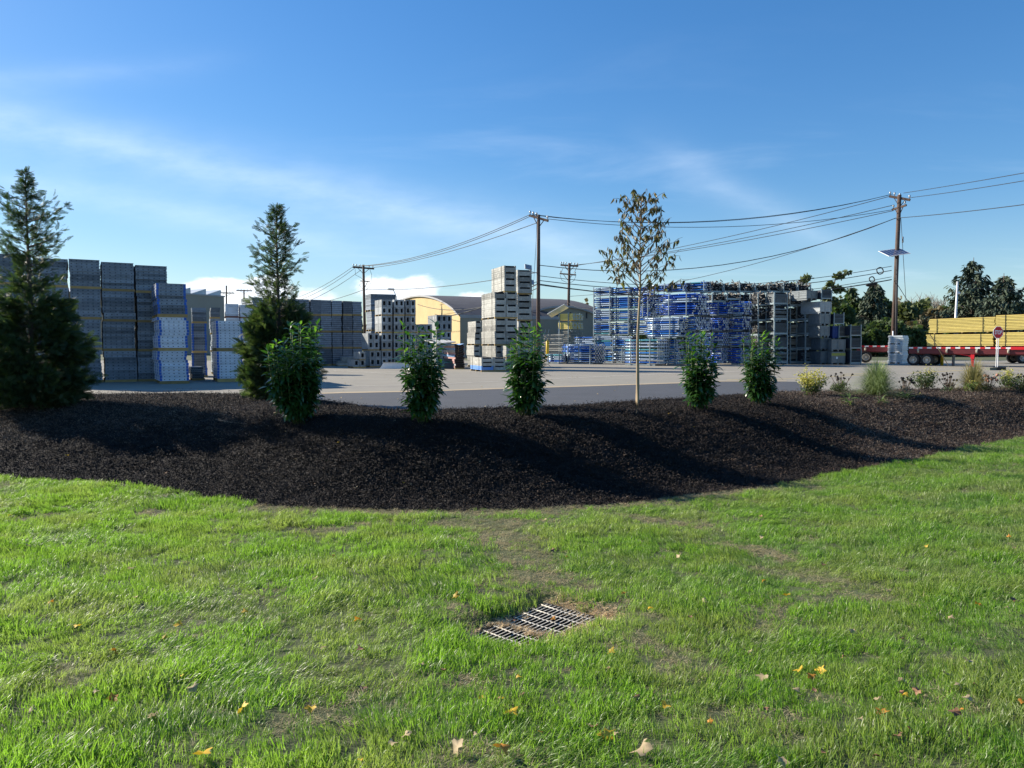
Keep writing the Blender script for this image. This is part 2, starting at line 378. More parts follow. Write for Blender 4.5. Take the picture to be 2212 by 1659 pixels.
# yard
xs = np.concatenate([np.linspace(-420, -42, 14), np.linspace(-40, 45, 300), np.linspace(48, 460, 14)])
yc = Yc(xs) + .35; rows = [yc, np.full_like(xs, 40.), np.full_like(xs, 74.)]
tag(ob('yard_pavement', gridmesh('yard_pavement', xs, rows, lambda x, y: x * 0, ASPH)), kind='structure')
mb = MB(); mb.quad([(-900, -60, -1.9), (900, -60, -1.9), (900, 1200, -1.9), (-900, 1200, -1.9)]); tag(mb.build('ground', FARG), kind='structure')
mb = MB(); mb.quad([(-420, 74, 0), (460, 74, 0), (460, 900, 0), (-420, 900, 0)]); tag(mb.build('far_verge', FARG), kind='structure')
def strip(name, pts_top, pts_bot, z, m, label=None):
    """flat sheet between two ground polylines given as picture points of the yard plane"""
    a = [hitz(*p, z) for p in pts_top]; b = [hitz(*p, z) for p in pts_bot]; mb = MB()
    for i in range(len(a) - 1): mb.quad([b[i], b[i + 1], a[i + 1], a[i]])
    return tag(mb.build(name, m), kind='structure')
# new asphalt lane: its far edge; near edge runs under the mulch
far = [(560, 857), (620, 853), (740, 849), (900, 846), (1100, 839.5), (1300, 833.5), (1475, 827.5), (1560, 824), (1722, 824.5)]
a = [hitz(px, py, .004) for px, py in far]; mb = MB()
near = [Vector((x, float(Yc(x)) + .36, .004)) for x in np.linspace(float(a[0].x) - .2, hitz(1730, 852).x, len(a))]
for i in range(len(a) - 1): mb.quad([near[i], near[i + 1], a[i + 1], a[i]])
tag(mb.build('new_asphalt_lane', ASPN), kind='structure')
strip('dust_strip', [(500, 855.5), (740, 846.6), (900, 844), (1100, 837.5), (1300, 831.5), (1475, 825.8), (1560, 822.6), (1700, 822)], [(500, 857), (740, 849), (900, 846), (1100, 839.5), (1300, 833.5), (1475, 827.5), (1560, 824), (1700, 823.2)], .008, DUST)
def pline(name, pts, wpx, m=LINE): strip(name, pts, [(x, y + wpx) for x, y in pts], .006, m)
pline('road_marking', [(200, 842), (500, 841.5), (737, 835), (950, 828.5), (1070, 823.5), (1300, 813), (1474, 805.6), (1600, 801)], .9)
pline('road_marking', [(720, 800.5), (800, 804), (880, 809)], .7)
pline('road_marking', [(150, 846), (400, 843.6), (560, 843.4)], .7)
pline('road_marking', [(1570, 820), (1700, 818), (1800, 813), (1880, 808.5)], .8, LINEY)
pline('road_marking', [(1960, 806), (2000, 803.4), (2060, 800.5), (2120, 800)], .8, LINEY)
pline('road_marking', [(1820, 808), (1900, 805)], .6, LINEY)
# ------------------------------------------------------------------ stacked formwork panels
_pm = {}
def panel_mesh(wd, dp, t, style, mats):
    key = (round(wd, 2), round(dp, 2), round(t, 3), style, tuple(m.name for m in mats))
    if key in _pm: return _pm[key]
    wd, dp, t = key[:3]; b = MB(); lip = min(.022, t * .16)
    if style in ('holes', 'blue', 'plain', 'grid'):
        g = .012
        b.box(g, g, lip * .6, wd - g, dp - g, t - lip * .6)
        b.box(0, 0, .002, wd, dp, lip); b.box(0, 0, t - lip, wd, dp, t - .002)
        if style in ('holes', 'blue'):
            nh = 6 if style == 'holes' else 5; hw, hh = .045, .026
            for i in range(nh):
                x = wd * (i + .5) / nh if style == 'holes' else wd * (.16 + .68 * i / (nh - 1)); z = t * .45
                b.quad([(x - hw / 2, g - .002, z - hh / 2), (x + hw / 2, g - .002, z - hh / 2), (x + hw / 2, g - .002, z + hh / 2), (x - hw / 2, g - .002, z + hh / 2)], 1)
            for i in range(7):
                y = dp * (i + .5) / 7; z = t * .45
                b.quad([(g - .002, y + hw / 2, z - hh / 2), (g - .002, y - hw / 2, z - hh / 2), (g - .002, y - hw / 2, z + hh / 2), (g - .002, y + hw / 2, z + hh / 2)], 1)
        if style == 'blue':
            for x0, x1 in ((-.003, .085), (wd - .085, wd + .003)): b.box(x0, -.005, .006, x1, .05, t - .006, 2)
            for y in (dp * .33, dp * .66): b.box(-.004, y - .015, .004, .02, y + .015, t - .004, 2)
    elif style == 'slot':      # open-ended panels: body, thin lips and a dark opening between two end blocks
        s = t * .30
        b.box(.008, .0, .004, wd - .008, dp, t - s); b.box(-.006, -.008, (t - s) * .47, wd + .002, dp + .004, (t - s) * .53)
        b.box(0, -.006, .0, wd, dp + .004, lip * 1.3); b.box(0, -.006, t - s - lip, wd, dp + .004, t - s)
        b.box(.004, .0, t - s, wd * .13, dp, t - .002); b.box(wd * .87, 0, t - s, wd - .004, dp, t - .002)
        b.box(.0, .06, t - s, .03, dp, t - .001); b.box(wd * .13, .10, t - s, wd * .87, dp, t - .004, 1)
        for i in range(7):
            y = dp * (i + .5) / 7; b.quad([(-.001, y + .02, t * .3), (-.001, y - .02, t * .3), (-.001, y - .02, t * .38), (-.001, y + .02, t * .38)], 1)
    elif style == 'box':       # hollow box end with a tall dark opening
        f = wd * .27; z0, z1 = t * .24, t * .80
        b.box(.006, 0, .006, f, dp, t - .006); b.box(wd - f, 0, .006, wd - .006, dp, t - .006)
        b.box(f, 0, .006, wd - f, dp, z0); b.box(f, 0, z1, wd - f, dp, t - .006); b.box(f, .16, z0, wd - f, dp - .02, z1, 1)
        b.box(.0, -.012, 0, wd, .03, t * .05); b.box(.0, -.012, t * .95, wd, .03, t)
        b.box(.0, -.01, t * .05, wd * .09, .03, t * .95); b.box(wd * .91, -.01, t * .05, wd, .03, t * .95)
        b.box(-.004, dp * .5 - .012, 0, .02, dp * .5 + .012, t)
    me = b.mesh('panel', mats); _pm[key] = me; return me
_bat = {}
def bundle(loc, wd, dp, h, nl, a, style, mats, label, group, cat='panel stack', cols=1, lean=0.0, jit=.012, bh=.09, bmat=None, name='panel_stack', pname='panel', solid=False, strap=False, odd=None):
    t = thing(name, loc, a, label, cat, group); bmat = bmat or WOOD
    key = (round(wd, 2), round(dp, 2), round(bh, 3), bmat.name)
    if bh > 0:
        if key not in _bat:
            b = MB(); b.box(0, 0, 0, wd, .12, bh - .002); _bat[key] = b.mesh('bearer', bmat)
        for y in (.0, dp * .5 - .06, dp - .14): ob('bearer', _bat[key], t, (0, y, 0))
    pt = (h - bh) / nl; cw = wd / cols
    if solid:
        b = MB()
        for i in range(nl):
            jx = rnd.uniform(-jit, jit); b.box(jx, 0, bh + i * pt + .003, jx + wd, dp, bh + (i + .86) * pt, 0); b.box(jx + .01, .012, bh + (i + .86) * pt, jx + wd - .01, dp - .01, bh + (i + 1) * pt + .003, 1 if len(mats) > 1 else 0)
        tag(b.build('panels', mats, t), kind='stuff'); return t
    me = panel_mesh(cw * .985, dp, pt, style, mats)
    for c in range(cols):
        dx = 0
        for i in range(nl):
            if rnd.random() < .18: dx += rnd.uniform(-jit * 2, jit * 2)
            m2 = panel_mesh(cw * .985, dp, pt, style, odd[1]) if odd and (c, i) in odd[0] else me
            o = ob(pname, m2, t, (c * cw + dx + rnd.uniform(-jit, jit) * .5 + lean * i * pt, rnd.uniform(-jit, jit), bh + i * pt))
    if strap:
        b = MB()
        for y in (dp * .2, dp * .8): b.box(-.02, y - .012, bh, -.008, y + .012, h + .004); b.box(-.02, y - .012, h + .004, wd + .02, y + .012, h + .012)
        b.build('strap', BLACK, t)
    return t
def tiers(P, wd, dp, ys, nls, a, style, mats, labels, group, **k):
    """bundles on top of each other; ys = picture heights of the tier boundaries at the front left corner, bottom first"""
    out = []
    zs = [P.z] + [at(0, y, P.y).z for y in ys[1:]] if not k.pop('zs', None) else ys
    # exact: height at world depth P.y for picture row y, column of P
    px = 1106 + F * P.x / P.y
    zs = [P.z] + [at(px, y, P.y).z for y in ys[1:]]
    lean = k.pop('steps', None)
    for i in range(len(ys) - 1):
        if labels[i] is None: continue
        jx = rnd.uniform(-.03, .03) if i else 0
        j = Vector((math.cos(a), math.sin(a), 0)) * jx
        st = style[i] if isinstance(style, list) else style; mm = mats[i] if isinstance(mats, list) and isinstance(mats[0], (list, tuple)) else mats
        out.append(bundle((P.x + j.x, P.y + j.y, zs[i]), wd, dp, zs[i + 1] - zs[i] - .004, nls[i] if isinstance(nls, list) else nls, a, st, mm, labels[i], group, **k))
    return out
PM = [STEEL, HOLE]; PB = [STEEL, HOLE, BLUE]; PBL = [STEELB, HOLE, BLUE]; PP = [STEELP, HOLE]
TH = R(30)
# left wall of dark panels: pivot is the foot of the third full column
Q = hitz(226, 826)
tw = ['bottom', 'second from bottom', 'third from bottom', 'top']
wall = [(-75, -1, [0, 752, 683, 613, 540]), (1, 76, [0, 752, 684, 614, 547]), (78, 155, [0, 754, 687, 619, 556]), (157, 224, [0, 756, 689, 622.5, 558.5]), (226.5, 297, [0, 758, 694, 628, 565]), (299, 368, [0, 759, 696, 632, 572])]
ords = ['left wall column cut by the photo edge', 'left wall column behind the left evergreen', 'left wall column just right of the evergreen trunk', 'third left wall column from its right end', 'second left wall column from its right end', 'rightmost column of the tall left wall']
for (x0, x1, ys), on in zip(wall, ords):
    s = span(Q, x0, TH); P = Q + Vector((math.cos(TH), math.sin(TH), 0)) * s; wd = span(P, x1, TH)
    tiers(P, wd, 2.4, ys, 9, TH, 'holes', PM, ['grey steel panels, %s tier, %s' % (q, on) for q in tw], 'dark steel panel stacks of the tall left wall', bh=.10, jit=.018)
# white and blue edged stack in front of the wall
P = hitz(345, 830); wd = span(P, 409.5, TH)
tiers(P, wd, 2.5, [830, 758, 684.5, 611], [10, 10, 10], TH, 'blue', [PBL, PBL, PB], ['pale steel panels with blue edges, bottom tier beside the dark left wall', 'pale steel panels with blue edges, middle tier beside the dark left wall', 'dark grey panels with blue edges, top tier beside the dark left wall'], 'blue edged panel stacks', jit=.03, bh=.12, steps=1)
P = hitz(470, 825.5); wd = span(P, 527.5, R(27))
tiers(P, wd, 1.9, [825.5, 759, 692.6], [10, 10], R(27), 'blue', [PBL, PBL], ['pale panels with blue edges, lower tier left of the second evergreen', 'pale panels with blue edges, upper tier left of the second evergreen'], 'blue edged panel stacks', jit=.008, bh=.14)
# stacks seen between those two
P = hitz(416, 822); wd = span(P, 443, R(28))
tiers(P, wd, 1.3, [822, 793], [5], R(28), 'holes', PM, ['low dark panel stack in the gap between the two blue edged stacks'], 'panel stacks in the middle gap', jit=.05)
P = hitz(417, 815); P2 = P; wd = span(P, 449, R(24))
tiers(P, wd, 1.6, [815, 762, 698, 664], [9, 10, 6], R(24), ['blue', 'blue', 'plain'], [PB, PB, PM], ['dark panels with one blue edge at ground level in middle gap', 'dark panels with broad blue edge on second tier in middle gap', 'small dark plain panels topping the middle gap stack'], 'panel stacks in the middle gap', jit=.02)
P = hitz(458, 808); wd = span(P, 479, R(24))
tiers(P, wd, 1.4, [808, 760, 722, 688, 664], [8, 8, 7, 6], R(24), 'plain', PM, ['dark plain panels, %s behind the pale blue edged stack' % q for q in ('ground tier', 'second tier', 'third tier', 'top tier')], 'dark stacks behind the blue edged stack', jit=.02)
for x0, x1, g, yy in ((490, 520, 'left', [807, 778, 747, 717, 686, 656]), (522, 550, 'right', [807, 778, 747.5, 718, 687.5, 658])):
    P = hitz(x0, yy[0]); wd = span(P, x1, R(24)) * .98
    tiers(P, wd, 1.1 if x0 < 500 else 1.0, yy, 7, R(24), 'grid', [[STEELB, HOLE]] * 5, ['bright white panels on red bearers, %s tier, %s of the twin white columns' % (q, g) for q in ('bottom', 'second', 'third', 'fourth', 'top')], 'small white panel stacks', jit=.02, bmat=mat('red_bearer', (.22, .10, .07), .7))
# long low row of dark stacks in the middle distance
Q = hitz(783, 789); TB = R(36)
cols = [(764, 783.5), (742, 762), (718.5, 739.5), (695.5, 717.5), (672, 694.5), (648, 670.5), (623, 646.5), (598, 621.5), (573, 596.5), (549, 571.5)]
nm = ['first', 'second', 'third', 'fourth', 'fifth', 'sixth', 'seventh', 'eighth', 'ninth', 'tenth']
for i, (x0, x1) in enumerate(cols):
    s = span(Q, x0, TB); P = Q + Vector((math.cos(TB), math.sin(TB), 0)) * s; wd = span(P, x1, TB)
    top = 651 - i * 1.0
    for j, (ya, yb) in enumerate(((0, 753), (753, 718), (718, 682), (682, top))):
        px = 1106 + F * P.x / P.y
        z0 = 0 if j == 0 else at(px, ya, P.y).z; z1 = at(px, yb, P.y).z
        bundle((P.x + rnd.uniform(-.04, .04), P.y, z0), wd, 2.6, z1 - z0 - .005, 7, TB, 'plain', PM, 'dark panel bundle, %s tier, %s column from right of long low row' % (('bottom', 'second', 'third', 'top')[j], nm[i]), 'dark bundles of the long low row', bh=.14, solid=True, jit=.03)
# hollow box stacks
TE = R(28)
BX = [mat('box_steel', (.28, .30, .31), .55, .3, var=.3, nscale=3, namp=.35, dirt=((.55, .56, .55), 3, .58)), HOLE]
def boxes(x0, x1, base, rows, label, cols=2, dp=1.5, Yd=None, a=TE, bh=.10):
    P = hitz(x0, base) if Yd is None else at(x0, base, Yd); wd = span(P, x1, a); px = x0
    z = P.z; 
    z1 = at(px, rows[0], P.y).z
    return bundle(tuple(P), wd, dp, z1 - z - .004, rows[1], a, 'box', BX, label, 'hollow steel box bundles', cat='box stack', cols=cols, bh=bh, name='box_stack', pname='hollow_box', jit=.01)
P0 = hitz(799, 794); Yd = P0.y
for ci, (x0, x1, cn) in enumerate(((799, 823, 'first'), (824.5, 847.5, 'second'), (851, 873.5, 'third'), (876, 898, 'fourth'))):
    s = span(P0, x0, TE); P = P0 + Vector((math.cos(TE), math.sin(TE), 0)) * s
    ys = [794, 757.5, 719.5, 682, 646.8]
    for j in range(4):
        if ci == 0 and j > 1: continue
        sh = 3.5 if (ci == 0 and j == 1) else 0
        A = at(x0 - sh, ys[j], P.y); B = at(x0, ys[j + 1], P.y); A.z = 0 if j == 0 else A.z
        wd = span(A, x1 - sh, TE)
        bundle(tuple(A), wd, 1.5, B.z - A.z - .004, 2, TE, 'box', BX, 'hollow steel boxes with dark openings, %s tier, %s column from the left' % (('ground', 'second', 'third', 'top')[j], cn), 'hollow steel box bundles', cat='box stack', cols=2, bh=.1, name='box_stack', pname='hollow_box')
boxes(764, 790, 795.5, (777, 1), 'single row of two hollow boxes on the pavement left of the box wall')
boxes(777, 790, 777, (760, 1), 'small lone hollow box on the low box row', cols=1, Yd=hitz(764, 795.5).y, bh=.04)
b = MB(); b.box(0, 0, 0, 1.1, 1.3, .25); b.box(.04, .0, .25, .9, 1.2, .42); b.box(.3, .05, .42, 1.2, 1.0, .55)
t = thing('panel_pile', tuple(hitz(730, 791)), R(20), 'low pale pile of loose panels left of the hollow boxes', 'panel pile'); b2 = MB()
for z0, z1, x0, x1 in ((.06, .2, 0, 1.15), (.21, .36, .03, 1.1), (.37, .5, .3, 1.25), (.51, .66, .34, 1.2)): m_ = MB(); m_.box(x0, 0, z0, x1, 1.2, z1); m_.build('panel', STEELP, t)
b2.box(0, .0, 0, 1.1, .1, .06); b2.build('bearer', WOOD, t)
t = thing('steel_beam', tuple(hitz(820, 796.5)), R(6), 'long pale beam lying on the pavement before the hollow boxes', 'beam'); b = MB()
b.quad([(0, 0, 0), (2.6, 0, 0), (2.6, 0, .36), (.25, 0, .38)]); b.quad([(2.6, .3, 0), (0, .3, 0), (.25, .3, .38), (2.6, .3, .36)]); b.quad([(.25, 0, .38), (2.6, 0, .36), (2.6, .3, .36), (.25, .3, .38)]); b.quad([(0, .3, 0), (0, 0, 0), (.25, 0, .38), (.25, .3, .38)]); b.quad([(2.6, 0, 0), (2.6, .3, 0), (2.6, .3, .36), (2.6, 0, .36)])
b.build('web', WHITE, t); b = MB(); b.box(.2, -.05, .38, 2.6, .35, .41); b.build('flange', STEELP, t)
# tall plain stack behind the boxes
P = hitz(802, 787); wd = span(P, 857, R(26))
tiers(P, wd, 1.6, [787, 752, 715, 672, 634.5], 9, R(26), 'plain', PM, ['plain dark panels, %s tier of column behind the hollow boxes' % q for q in ('ground', 'second', 'third', 'top')], 'plain stacks behind the hollow boxes', bh=.12)
# three-wide box cluster right of the wall, with a smaller neighbour
P = hitz(943, 786)
tiers(P, span(P, 976, R(24)), 2.4, [786, 749, 716, 680], 2, R(24), 'box', [BX] * 3, ['three wide hollow boxes, %s tier right of the second laurel-screened wall' % q for q in ('ground', 'middle', 'top')], 'hollow steel box bundles', cols=3, cat='box stack', pname='hollow_box', name='box_stack')
P = hitz(908, 788)
tiers(P, span(P, 934, R(24)), 1.2, [788, 752, 719, 700], [2, 2, 1], R(24), 'box', [BX] * 3, ['pair of hollow boxes, %s tier in the gap before the yellow gable' % q for q in ('ground', 'middle', 'top')], 'hollow steel box bundles', cols=2, cat='box stack', pname='hollow_box', name='box_stack')
# warped panel pile with blue and red panels
WARP = mat('warped_panel', (.46, .45, .43), .6, .1, var=.2, nscale=3, namp=.3, hue=[(.5, (.20, .34, .55)), (.75, (.42, .25, .23))])
P = hitz(983, 797.5); wd = span(P, 1004, R(20))
t = thing('panel_stack', tuple(P), R(20), 'sagging pile of faded blue and red panels left of the tall tower', 'panel stack'); H = at(983, 742, P.y).z
for i in range(11):
    b = MB(); z = .08 + i * (H - .08) / 11; hh = (H - .08) / 11
    for k in range(4):
        xa, xb = wd * k / 4, wd * (k + 1) / 4; dip = lambda q: -.09 * (1 - abs(2 * q - 1)) * (i > 4)
        za, zb = dip(k / 4), dip((k + 1) / 4)
        b.quad([(xa, .1, z + za), (xb, .1, z + zb), (xb, .1, z + zb + hh * .55), (xa, .1, z + za + hh * .55)], 1)
        b.quad([(xa, 0, z + za + hh * .55), (xb, 0, z + zb + hh * .55), (xb, 0, z + zb + hh * .9), (xa, 0, z + za + hh * .9)], 1)
        b.quad([(xa, 0, z + za + hh * .9), (xb, 0, z + zb + hh * .9), (xb, 2.8, z + zb + hh * .9), (xa, 2.8, z + za + hh * .9)], 0)
    sag = .04 * math.sin(i)
    b.box(-.01, 0, z, .03, 2.8, z + hh * .94, 0); b.box(wd - .03, 0, z, wd, 2.8, z + hh * .94, 0)
    b.build('panel', [WARP, mat('dark_brown_edge', (.035, .028, .026), .8)], t, (rnd.uniform(-.05, .03), rnd.uniform(-.06, .06), 0))
b = MB(); b.box(-.9, -.2, 0, wd * .5, 2.7, .07); b.build('panel', WARP, t, (-.3, .1, H + .04), (R(4), R(-5), R(3)))
for y in (0, 2.5): b = MB(); b.box(0, y, 0, wd, y + .12, .08); b.build('bearer', WOOD, t)
mb = MB(); Pp = hitz(948, 797)
mb.quad([(0, 0, 0), (1.7, -.2, 0), (1.35, 0, .62), (.1, .1, .72)]); mb.quad([(0, .05, 0), (.1, .15, .72), (1.35, .05, .62), (1.7, -.15, 0)])
tag(mb.build('dark_sheet', mat('dark_sheet', (.03, .04, .045), .5), None, tuple(Pp)), 'dark sheet leaning against the sagging panel pile', 'sheet')
# the tall tower
TT = R(19); X5 = lambda cx: 835.3 + .19096 * cx; Y5 = lambda cy: 518.4 + .19096 * cy
def tower(xl, xr, ys, nls, labels, dp=2.7, cols=1, a=TT, Yb=None, odd=None, strap=True):
    P = hitz(X5(xl), Y5(ys[0])) if Yb is None else at(X5(xl), Y5(ys[0]), Yb)
    if Yb is None: P.z = 0
    wd = span(P, X5(xr), a); z = P.z
    for i in range(len(ys) - 1):
        z1 = at(X5(xl), Y5(ys[i + 1]), P.y).z
        bundle((P.x + rnd.uniform(-.02, .02), P.y, z), wd, dp, z1 - z - .003, nls[i], a, 'slot', PP, labels[i], 'pale panel bundles of the tall tower', bh=.10, cols=cols, jit=.03, strap=strap, odd=odd if i == (0 if odd and odd[2] == 'b' else 9) else None)
        z = z1
    return P
PBLUE = [mat('pale_blue_panel', (.12, .28, .62), .5, nscale=4), HOLE]
P = tower(1068, 1345, [1492, 1330], [3], ['low wide bundle with a pale blue bottom panel at the tower foot'], dp=2.3, cols=2, odd=({(0, 0)}, PBLUE, 'b'))
Pt = tower(1222, 1475, [1475, 1195, 888, 586], [4, 4, 4], ['strapped pale panels two abreast at the tower foot', 'strapped pale panels two abreast in the tower middle', 'strapped pale panels two abreast under the tower top'], cols=2, dp=2.8)
P = at(X5(1330), Y5(583), Pt.y + .45); P.z = at(X5(1222), Y5(586), Pt.y).z
wd = span(P, X5(1466), TT); z1 = at(X5(1330), Y5(288), P.y).z
bundle(tuple(P), wd, 2.6, z1 - P.z, 4, TT, 'slot', PP, 'narrow strapped bundle alone at the very top of the tower', 'pale panel bundles of the tall tower', bh=.1, strap=True)
tower(1480, 1642, [1440, 1200, 915, 615, 335], [3, 4, 4, 4], ['narrow right tower column, %s bundle beside the main pole' % q for q in ('ground', 'second', 'third', 'top')], dp=2.2, a=R(14), strap=False)
tower(1003, 1066, [1440, 1190, 918], [4, 4], ['slim bundle peeking out left of the tower, lower one', 'slim bundle peeking out left of the tower, upper one'], dp=2.0, strap=False)
tower(1350, 1500, [1480, 1340, 1195], [2, 2], ['low bundle at right foot of tower behind the third laurel', 'second low bundle at right foot of tower behind third laurel'], dp=1.5, strap=False)

# ------------------------------------------------------------------ racks of steel props
_prop = {}
def prop_mesh(Lg, m, pl):
    k = (round(Lg, 1), m.name, pl)
    if k in _prop: return _prop[k]
    b = MB(); r = .058; n = Lg
    b.tube([(0, 0, 0), (-Lg * .52, 0, 0)], r, 8, 0, cap=False); b.tube([(-Lg * .52, 0, 0), (-Lg, 0, 0)], r * .8, 8, 0, cap=True)
    b.box(-.012, -pl, -pl, 0, pl, pl, 1); b.box(-Lg, -pl, -pl, -Lg + .01, pl, pl, 1)
    b.tube([(-Lg * .54, 0, 0), (-Lg * .51, 0, 0)], r * 1.2, 8, 0)
    b.quad([(.001, -.014, -.014), (.001, .014, -.014), (.001, .014, .014), (.001, -.014, .014)], 2)
    _prop[k] = b.mesh('prop', [m, PLATE, HOLE]); return _prop[k]
TR = R(-42)
def rack(x0, x1, xe, ytop, ybot, label, Yd=None, a=TR, m=None, pitch=.172, posts=(0.18, 0.82), roll='check', deep=2, top_post=.06, z0=None):
    """steel prop rack: x0..x1 the props seen from the side, x1..xe their end plates; local origin = near right bottom corner, props run along -x"""
    m = m or PROP
    P = hitz(x1, ybot) if Yd is None else at(x1, ybot, Yd)
    if z0 is not None: P.z = z0
    Lg = -span(P, x0, a); Lg = max(.8, min(Lg, 5)); ea = a + math.pi / 2
    dp = span(P, xe, ea) if xe else 1.0; dp = max(.5, min(dp, 2.2))
    H = at(x1, ytop, P.y).z - P.z
    t = thing('prop_rack', tuple(P), a, label, 'prop rack', 'racks of steel props')
    z0 = .12; nr = max(2, int(round((H - z0) / pitch))); pz = (H - z0) / nr; nc = max(2, int(round(dp / pitch))); pyy = dp / nc
    pl = {'check': .070, 'diamond': .086, 'loose': .068}[roll]; me = prop_mesh(Lg, m, pl)
    for i in range(nr):
        for j in range(nc):
            if not xe and j >= deep: break
            if roll == 'check': xo = .06 * ((i + j) % 2); rr = 0
            elif roll == 'diamond': xo = rnd.uniform(-.02, .02); rr = R(45)
            else: xo = rnd.uniform(-.06, .05) - (.32 if xe and rnd.random() < .38 else 0); rr = rnd.uniform(-.7, .7)
            if roll == 'check' and (i + j) % 2: xo = -.35
            if roll == 'loose' and rnd.random() < .04: continue
            ob('prop', me, t, (xo, (j + .5) * pyy, z0 + (i + .5) * pz), (rr, rnd.uniform(-.004, .004), rnd.uniform(-.003, .003)))
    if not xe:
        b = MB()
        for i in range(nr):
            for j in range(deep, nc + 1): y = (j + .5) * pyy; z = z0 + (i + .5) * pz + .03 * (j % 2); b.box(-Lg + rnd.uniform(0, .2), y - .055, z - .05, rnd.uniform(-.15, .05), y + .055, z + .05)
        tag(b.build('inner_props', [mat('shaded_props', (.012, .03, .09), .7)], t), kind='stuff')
    for q in posts:
        for y in (-.05, dp + .0):
            b = MB(); b.box(-Lg * q - .035, y - .035, 0, -Lg * q + .035, y + .035, H + top_post); b.build('post', POST, t)
    b = MB()
    for q in posts: b.box(-Lg * q - .04, -.009, .04, -Lg * q + .04, dp - .041, .11)
    b.build('cross_rail', POST, t)
    b = MB(); b.box(-Lg * .95, -.03, .02, -Lg * .05, .03, .10); b.build('side_rail', POST, t)
    return t, P, H
X6 = lambda cx: 1152 + .191 * cx; Y6 = lambda cy: 518.4 + .191 * cy
X7 = lambda cx: 1440 + .191 * cx
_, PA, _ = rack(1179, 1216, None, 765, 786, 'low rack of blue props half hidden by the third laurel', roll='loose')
rack(1220, 1283, 1309, 743.5, 787, 'sunlit prop rack with chequered end plates at the left front', roll='check', posts=(.12, .5, .88))
# middle row of long racks
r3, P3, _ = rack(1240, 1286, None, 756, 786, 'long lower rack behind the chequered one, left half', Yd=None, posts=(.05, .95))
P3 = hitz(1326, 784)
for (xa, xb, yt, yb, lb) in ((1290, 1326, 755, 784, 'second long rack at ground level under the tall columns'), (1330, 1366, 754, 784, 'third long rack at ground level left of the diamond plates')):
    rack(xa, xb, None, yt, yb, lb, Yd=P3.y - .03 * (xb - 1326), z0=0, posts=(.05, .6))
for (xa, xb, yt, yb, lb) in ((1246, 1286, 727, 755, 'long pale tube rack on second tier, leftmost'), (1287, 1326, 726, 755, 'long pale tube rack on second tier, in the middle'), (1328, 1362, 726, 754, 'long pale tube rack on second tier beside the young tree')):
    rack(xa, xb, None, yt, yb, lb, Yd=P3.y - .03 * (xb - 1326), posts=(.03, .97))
P4 = hitz(1419, 790.5)
rack(1347, 1419, 1459, 731.5, 790.5, 'front rack with diamond pattern of white end plates', roll='diamond', pitch=.235, posts=(.2, .78))
rack(1440, 1462, 1497, 733, 789, 'loose prop rack right of the diamond plates', roll='loose', Yd=P4.y + .9, z0=0)
# tall three columns at the back left
Yb = hitz(1340, 783).y + 1.6
for ci, (xa, xb, g) in enumerate(((1282, 1319, 'left'), (1321, 1359, 'middle'), (1361, 1401, 'right'))):
    for j, (yb, yt) in enumerate(((753, 725.5), (725, 697), (696, 669), (668.5, 641), (640, 619.5))):
        if j == 0: continue
        dy = -.9 * ci * (1 - j * .1)
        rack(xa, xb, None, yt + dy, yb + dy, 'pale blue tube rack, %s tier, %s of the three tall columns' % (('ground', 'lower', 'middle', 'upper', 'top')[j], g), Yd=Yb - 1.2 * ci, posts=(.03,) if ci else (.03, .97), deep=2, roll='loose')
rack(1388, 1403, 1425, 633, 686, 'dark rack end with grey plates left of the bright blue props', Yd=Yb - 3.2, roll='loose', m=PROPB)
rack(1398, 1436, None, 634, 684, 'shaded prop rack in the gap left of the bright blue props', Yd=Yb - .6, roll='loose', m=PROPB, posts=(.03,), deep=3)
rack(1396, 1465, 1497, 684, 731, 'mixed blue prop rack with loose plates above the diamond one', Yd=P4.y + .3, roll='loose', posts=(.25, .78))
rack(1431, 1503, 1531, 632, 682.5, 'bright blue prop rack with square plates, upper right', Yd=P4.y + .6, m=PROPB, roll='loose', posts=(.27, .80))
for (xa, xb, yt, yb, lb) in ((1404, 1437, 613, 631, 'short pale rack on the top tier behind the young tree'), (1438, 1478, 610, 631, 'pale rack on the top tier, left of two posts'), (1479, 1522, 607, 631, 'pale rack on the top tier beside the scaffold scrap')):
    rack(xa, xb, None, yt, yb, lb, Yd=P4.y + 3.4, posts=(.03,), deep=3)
P5 = hitz(1535, 788); Y5d = P5.y
rack(1532, 1572, 1594, 652, 681, 'blue prop rack with white plates at upper right', Yd=Y5d - .5, m=PROPB, roll='loose', posts=(.5,))
rack(1595, 1604, 1624, 649, 682, 'pale plate rack end at the right edge of the blue props', Yd=Y5d - .4, m=PROPB, roll='loose', posts=())
rack(1497, 1503, 1533, 684, 716, 'second plate cluster of the third tier', Yd=P4.y + .8, roll='loose', posts=())
rack(1532, 1533, 1556, 690, 715, 'third plate cluster of the third tier', Yd=Y5d - .3, roll='loose', posts=(), m=PROPB)
rack(1557, 1560, 1589, 686, 716, 'fourth plate cluster of the third tier', Yd=Y5d - .2, roll='loose', posts=(), m=PROPB)
rack(1591, 1604, 1625, 683, 715, 'fifth plate cluster of the third tier beside grey racks', Yd=Y5d - .1, roll='loose', posts=(), m=PROPB)
rack(1500, 1503, 1531, 718, 752, 'plate cluster behind the fourth laurel, middle tier', Yd=P4.y + .9, roll='loose', posts=())
rack(1532, 1533, 1556, 718, 750, 'chequered plate cluster on second tier, left', Yd=Y5d - .3, roll='loose', posts=(), m=PROPB)
rack(1557, 1560, 1589, 718, 750, 'chequered plate cluster on second tier, right', Yd=Y5d - .2, roll='check', posts=(), m=PROPB)
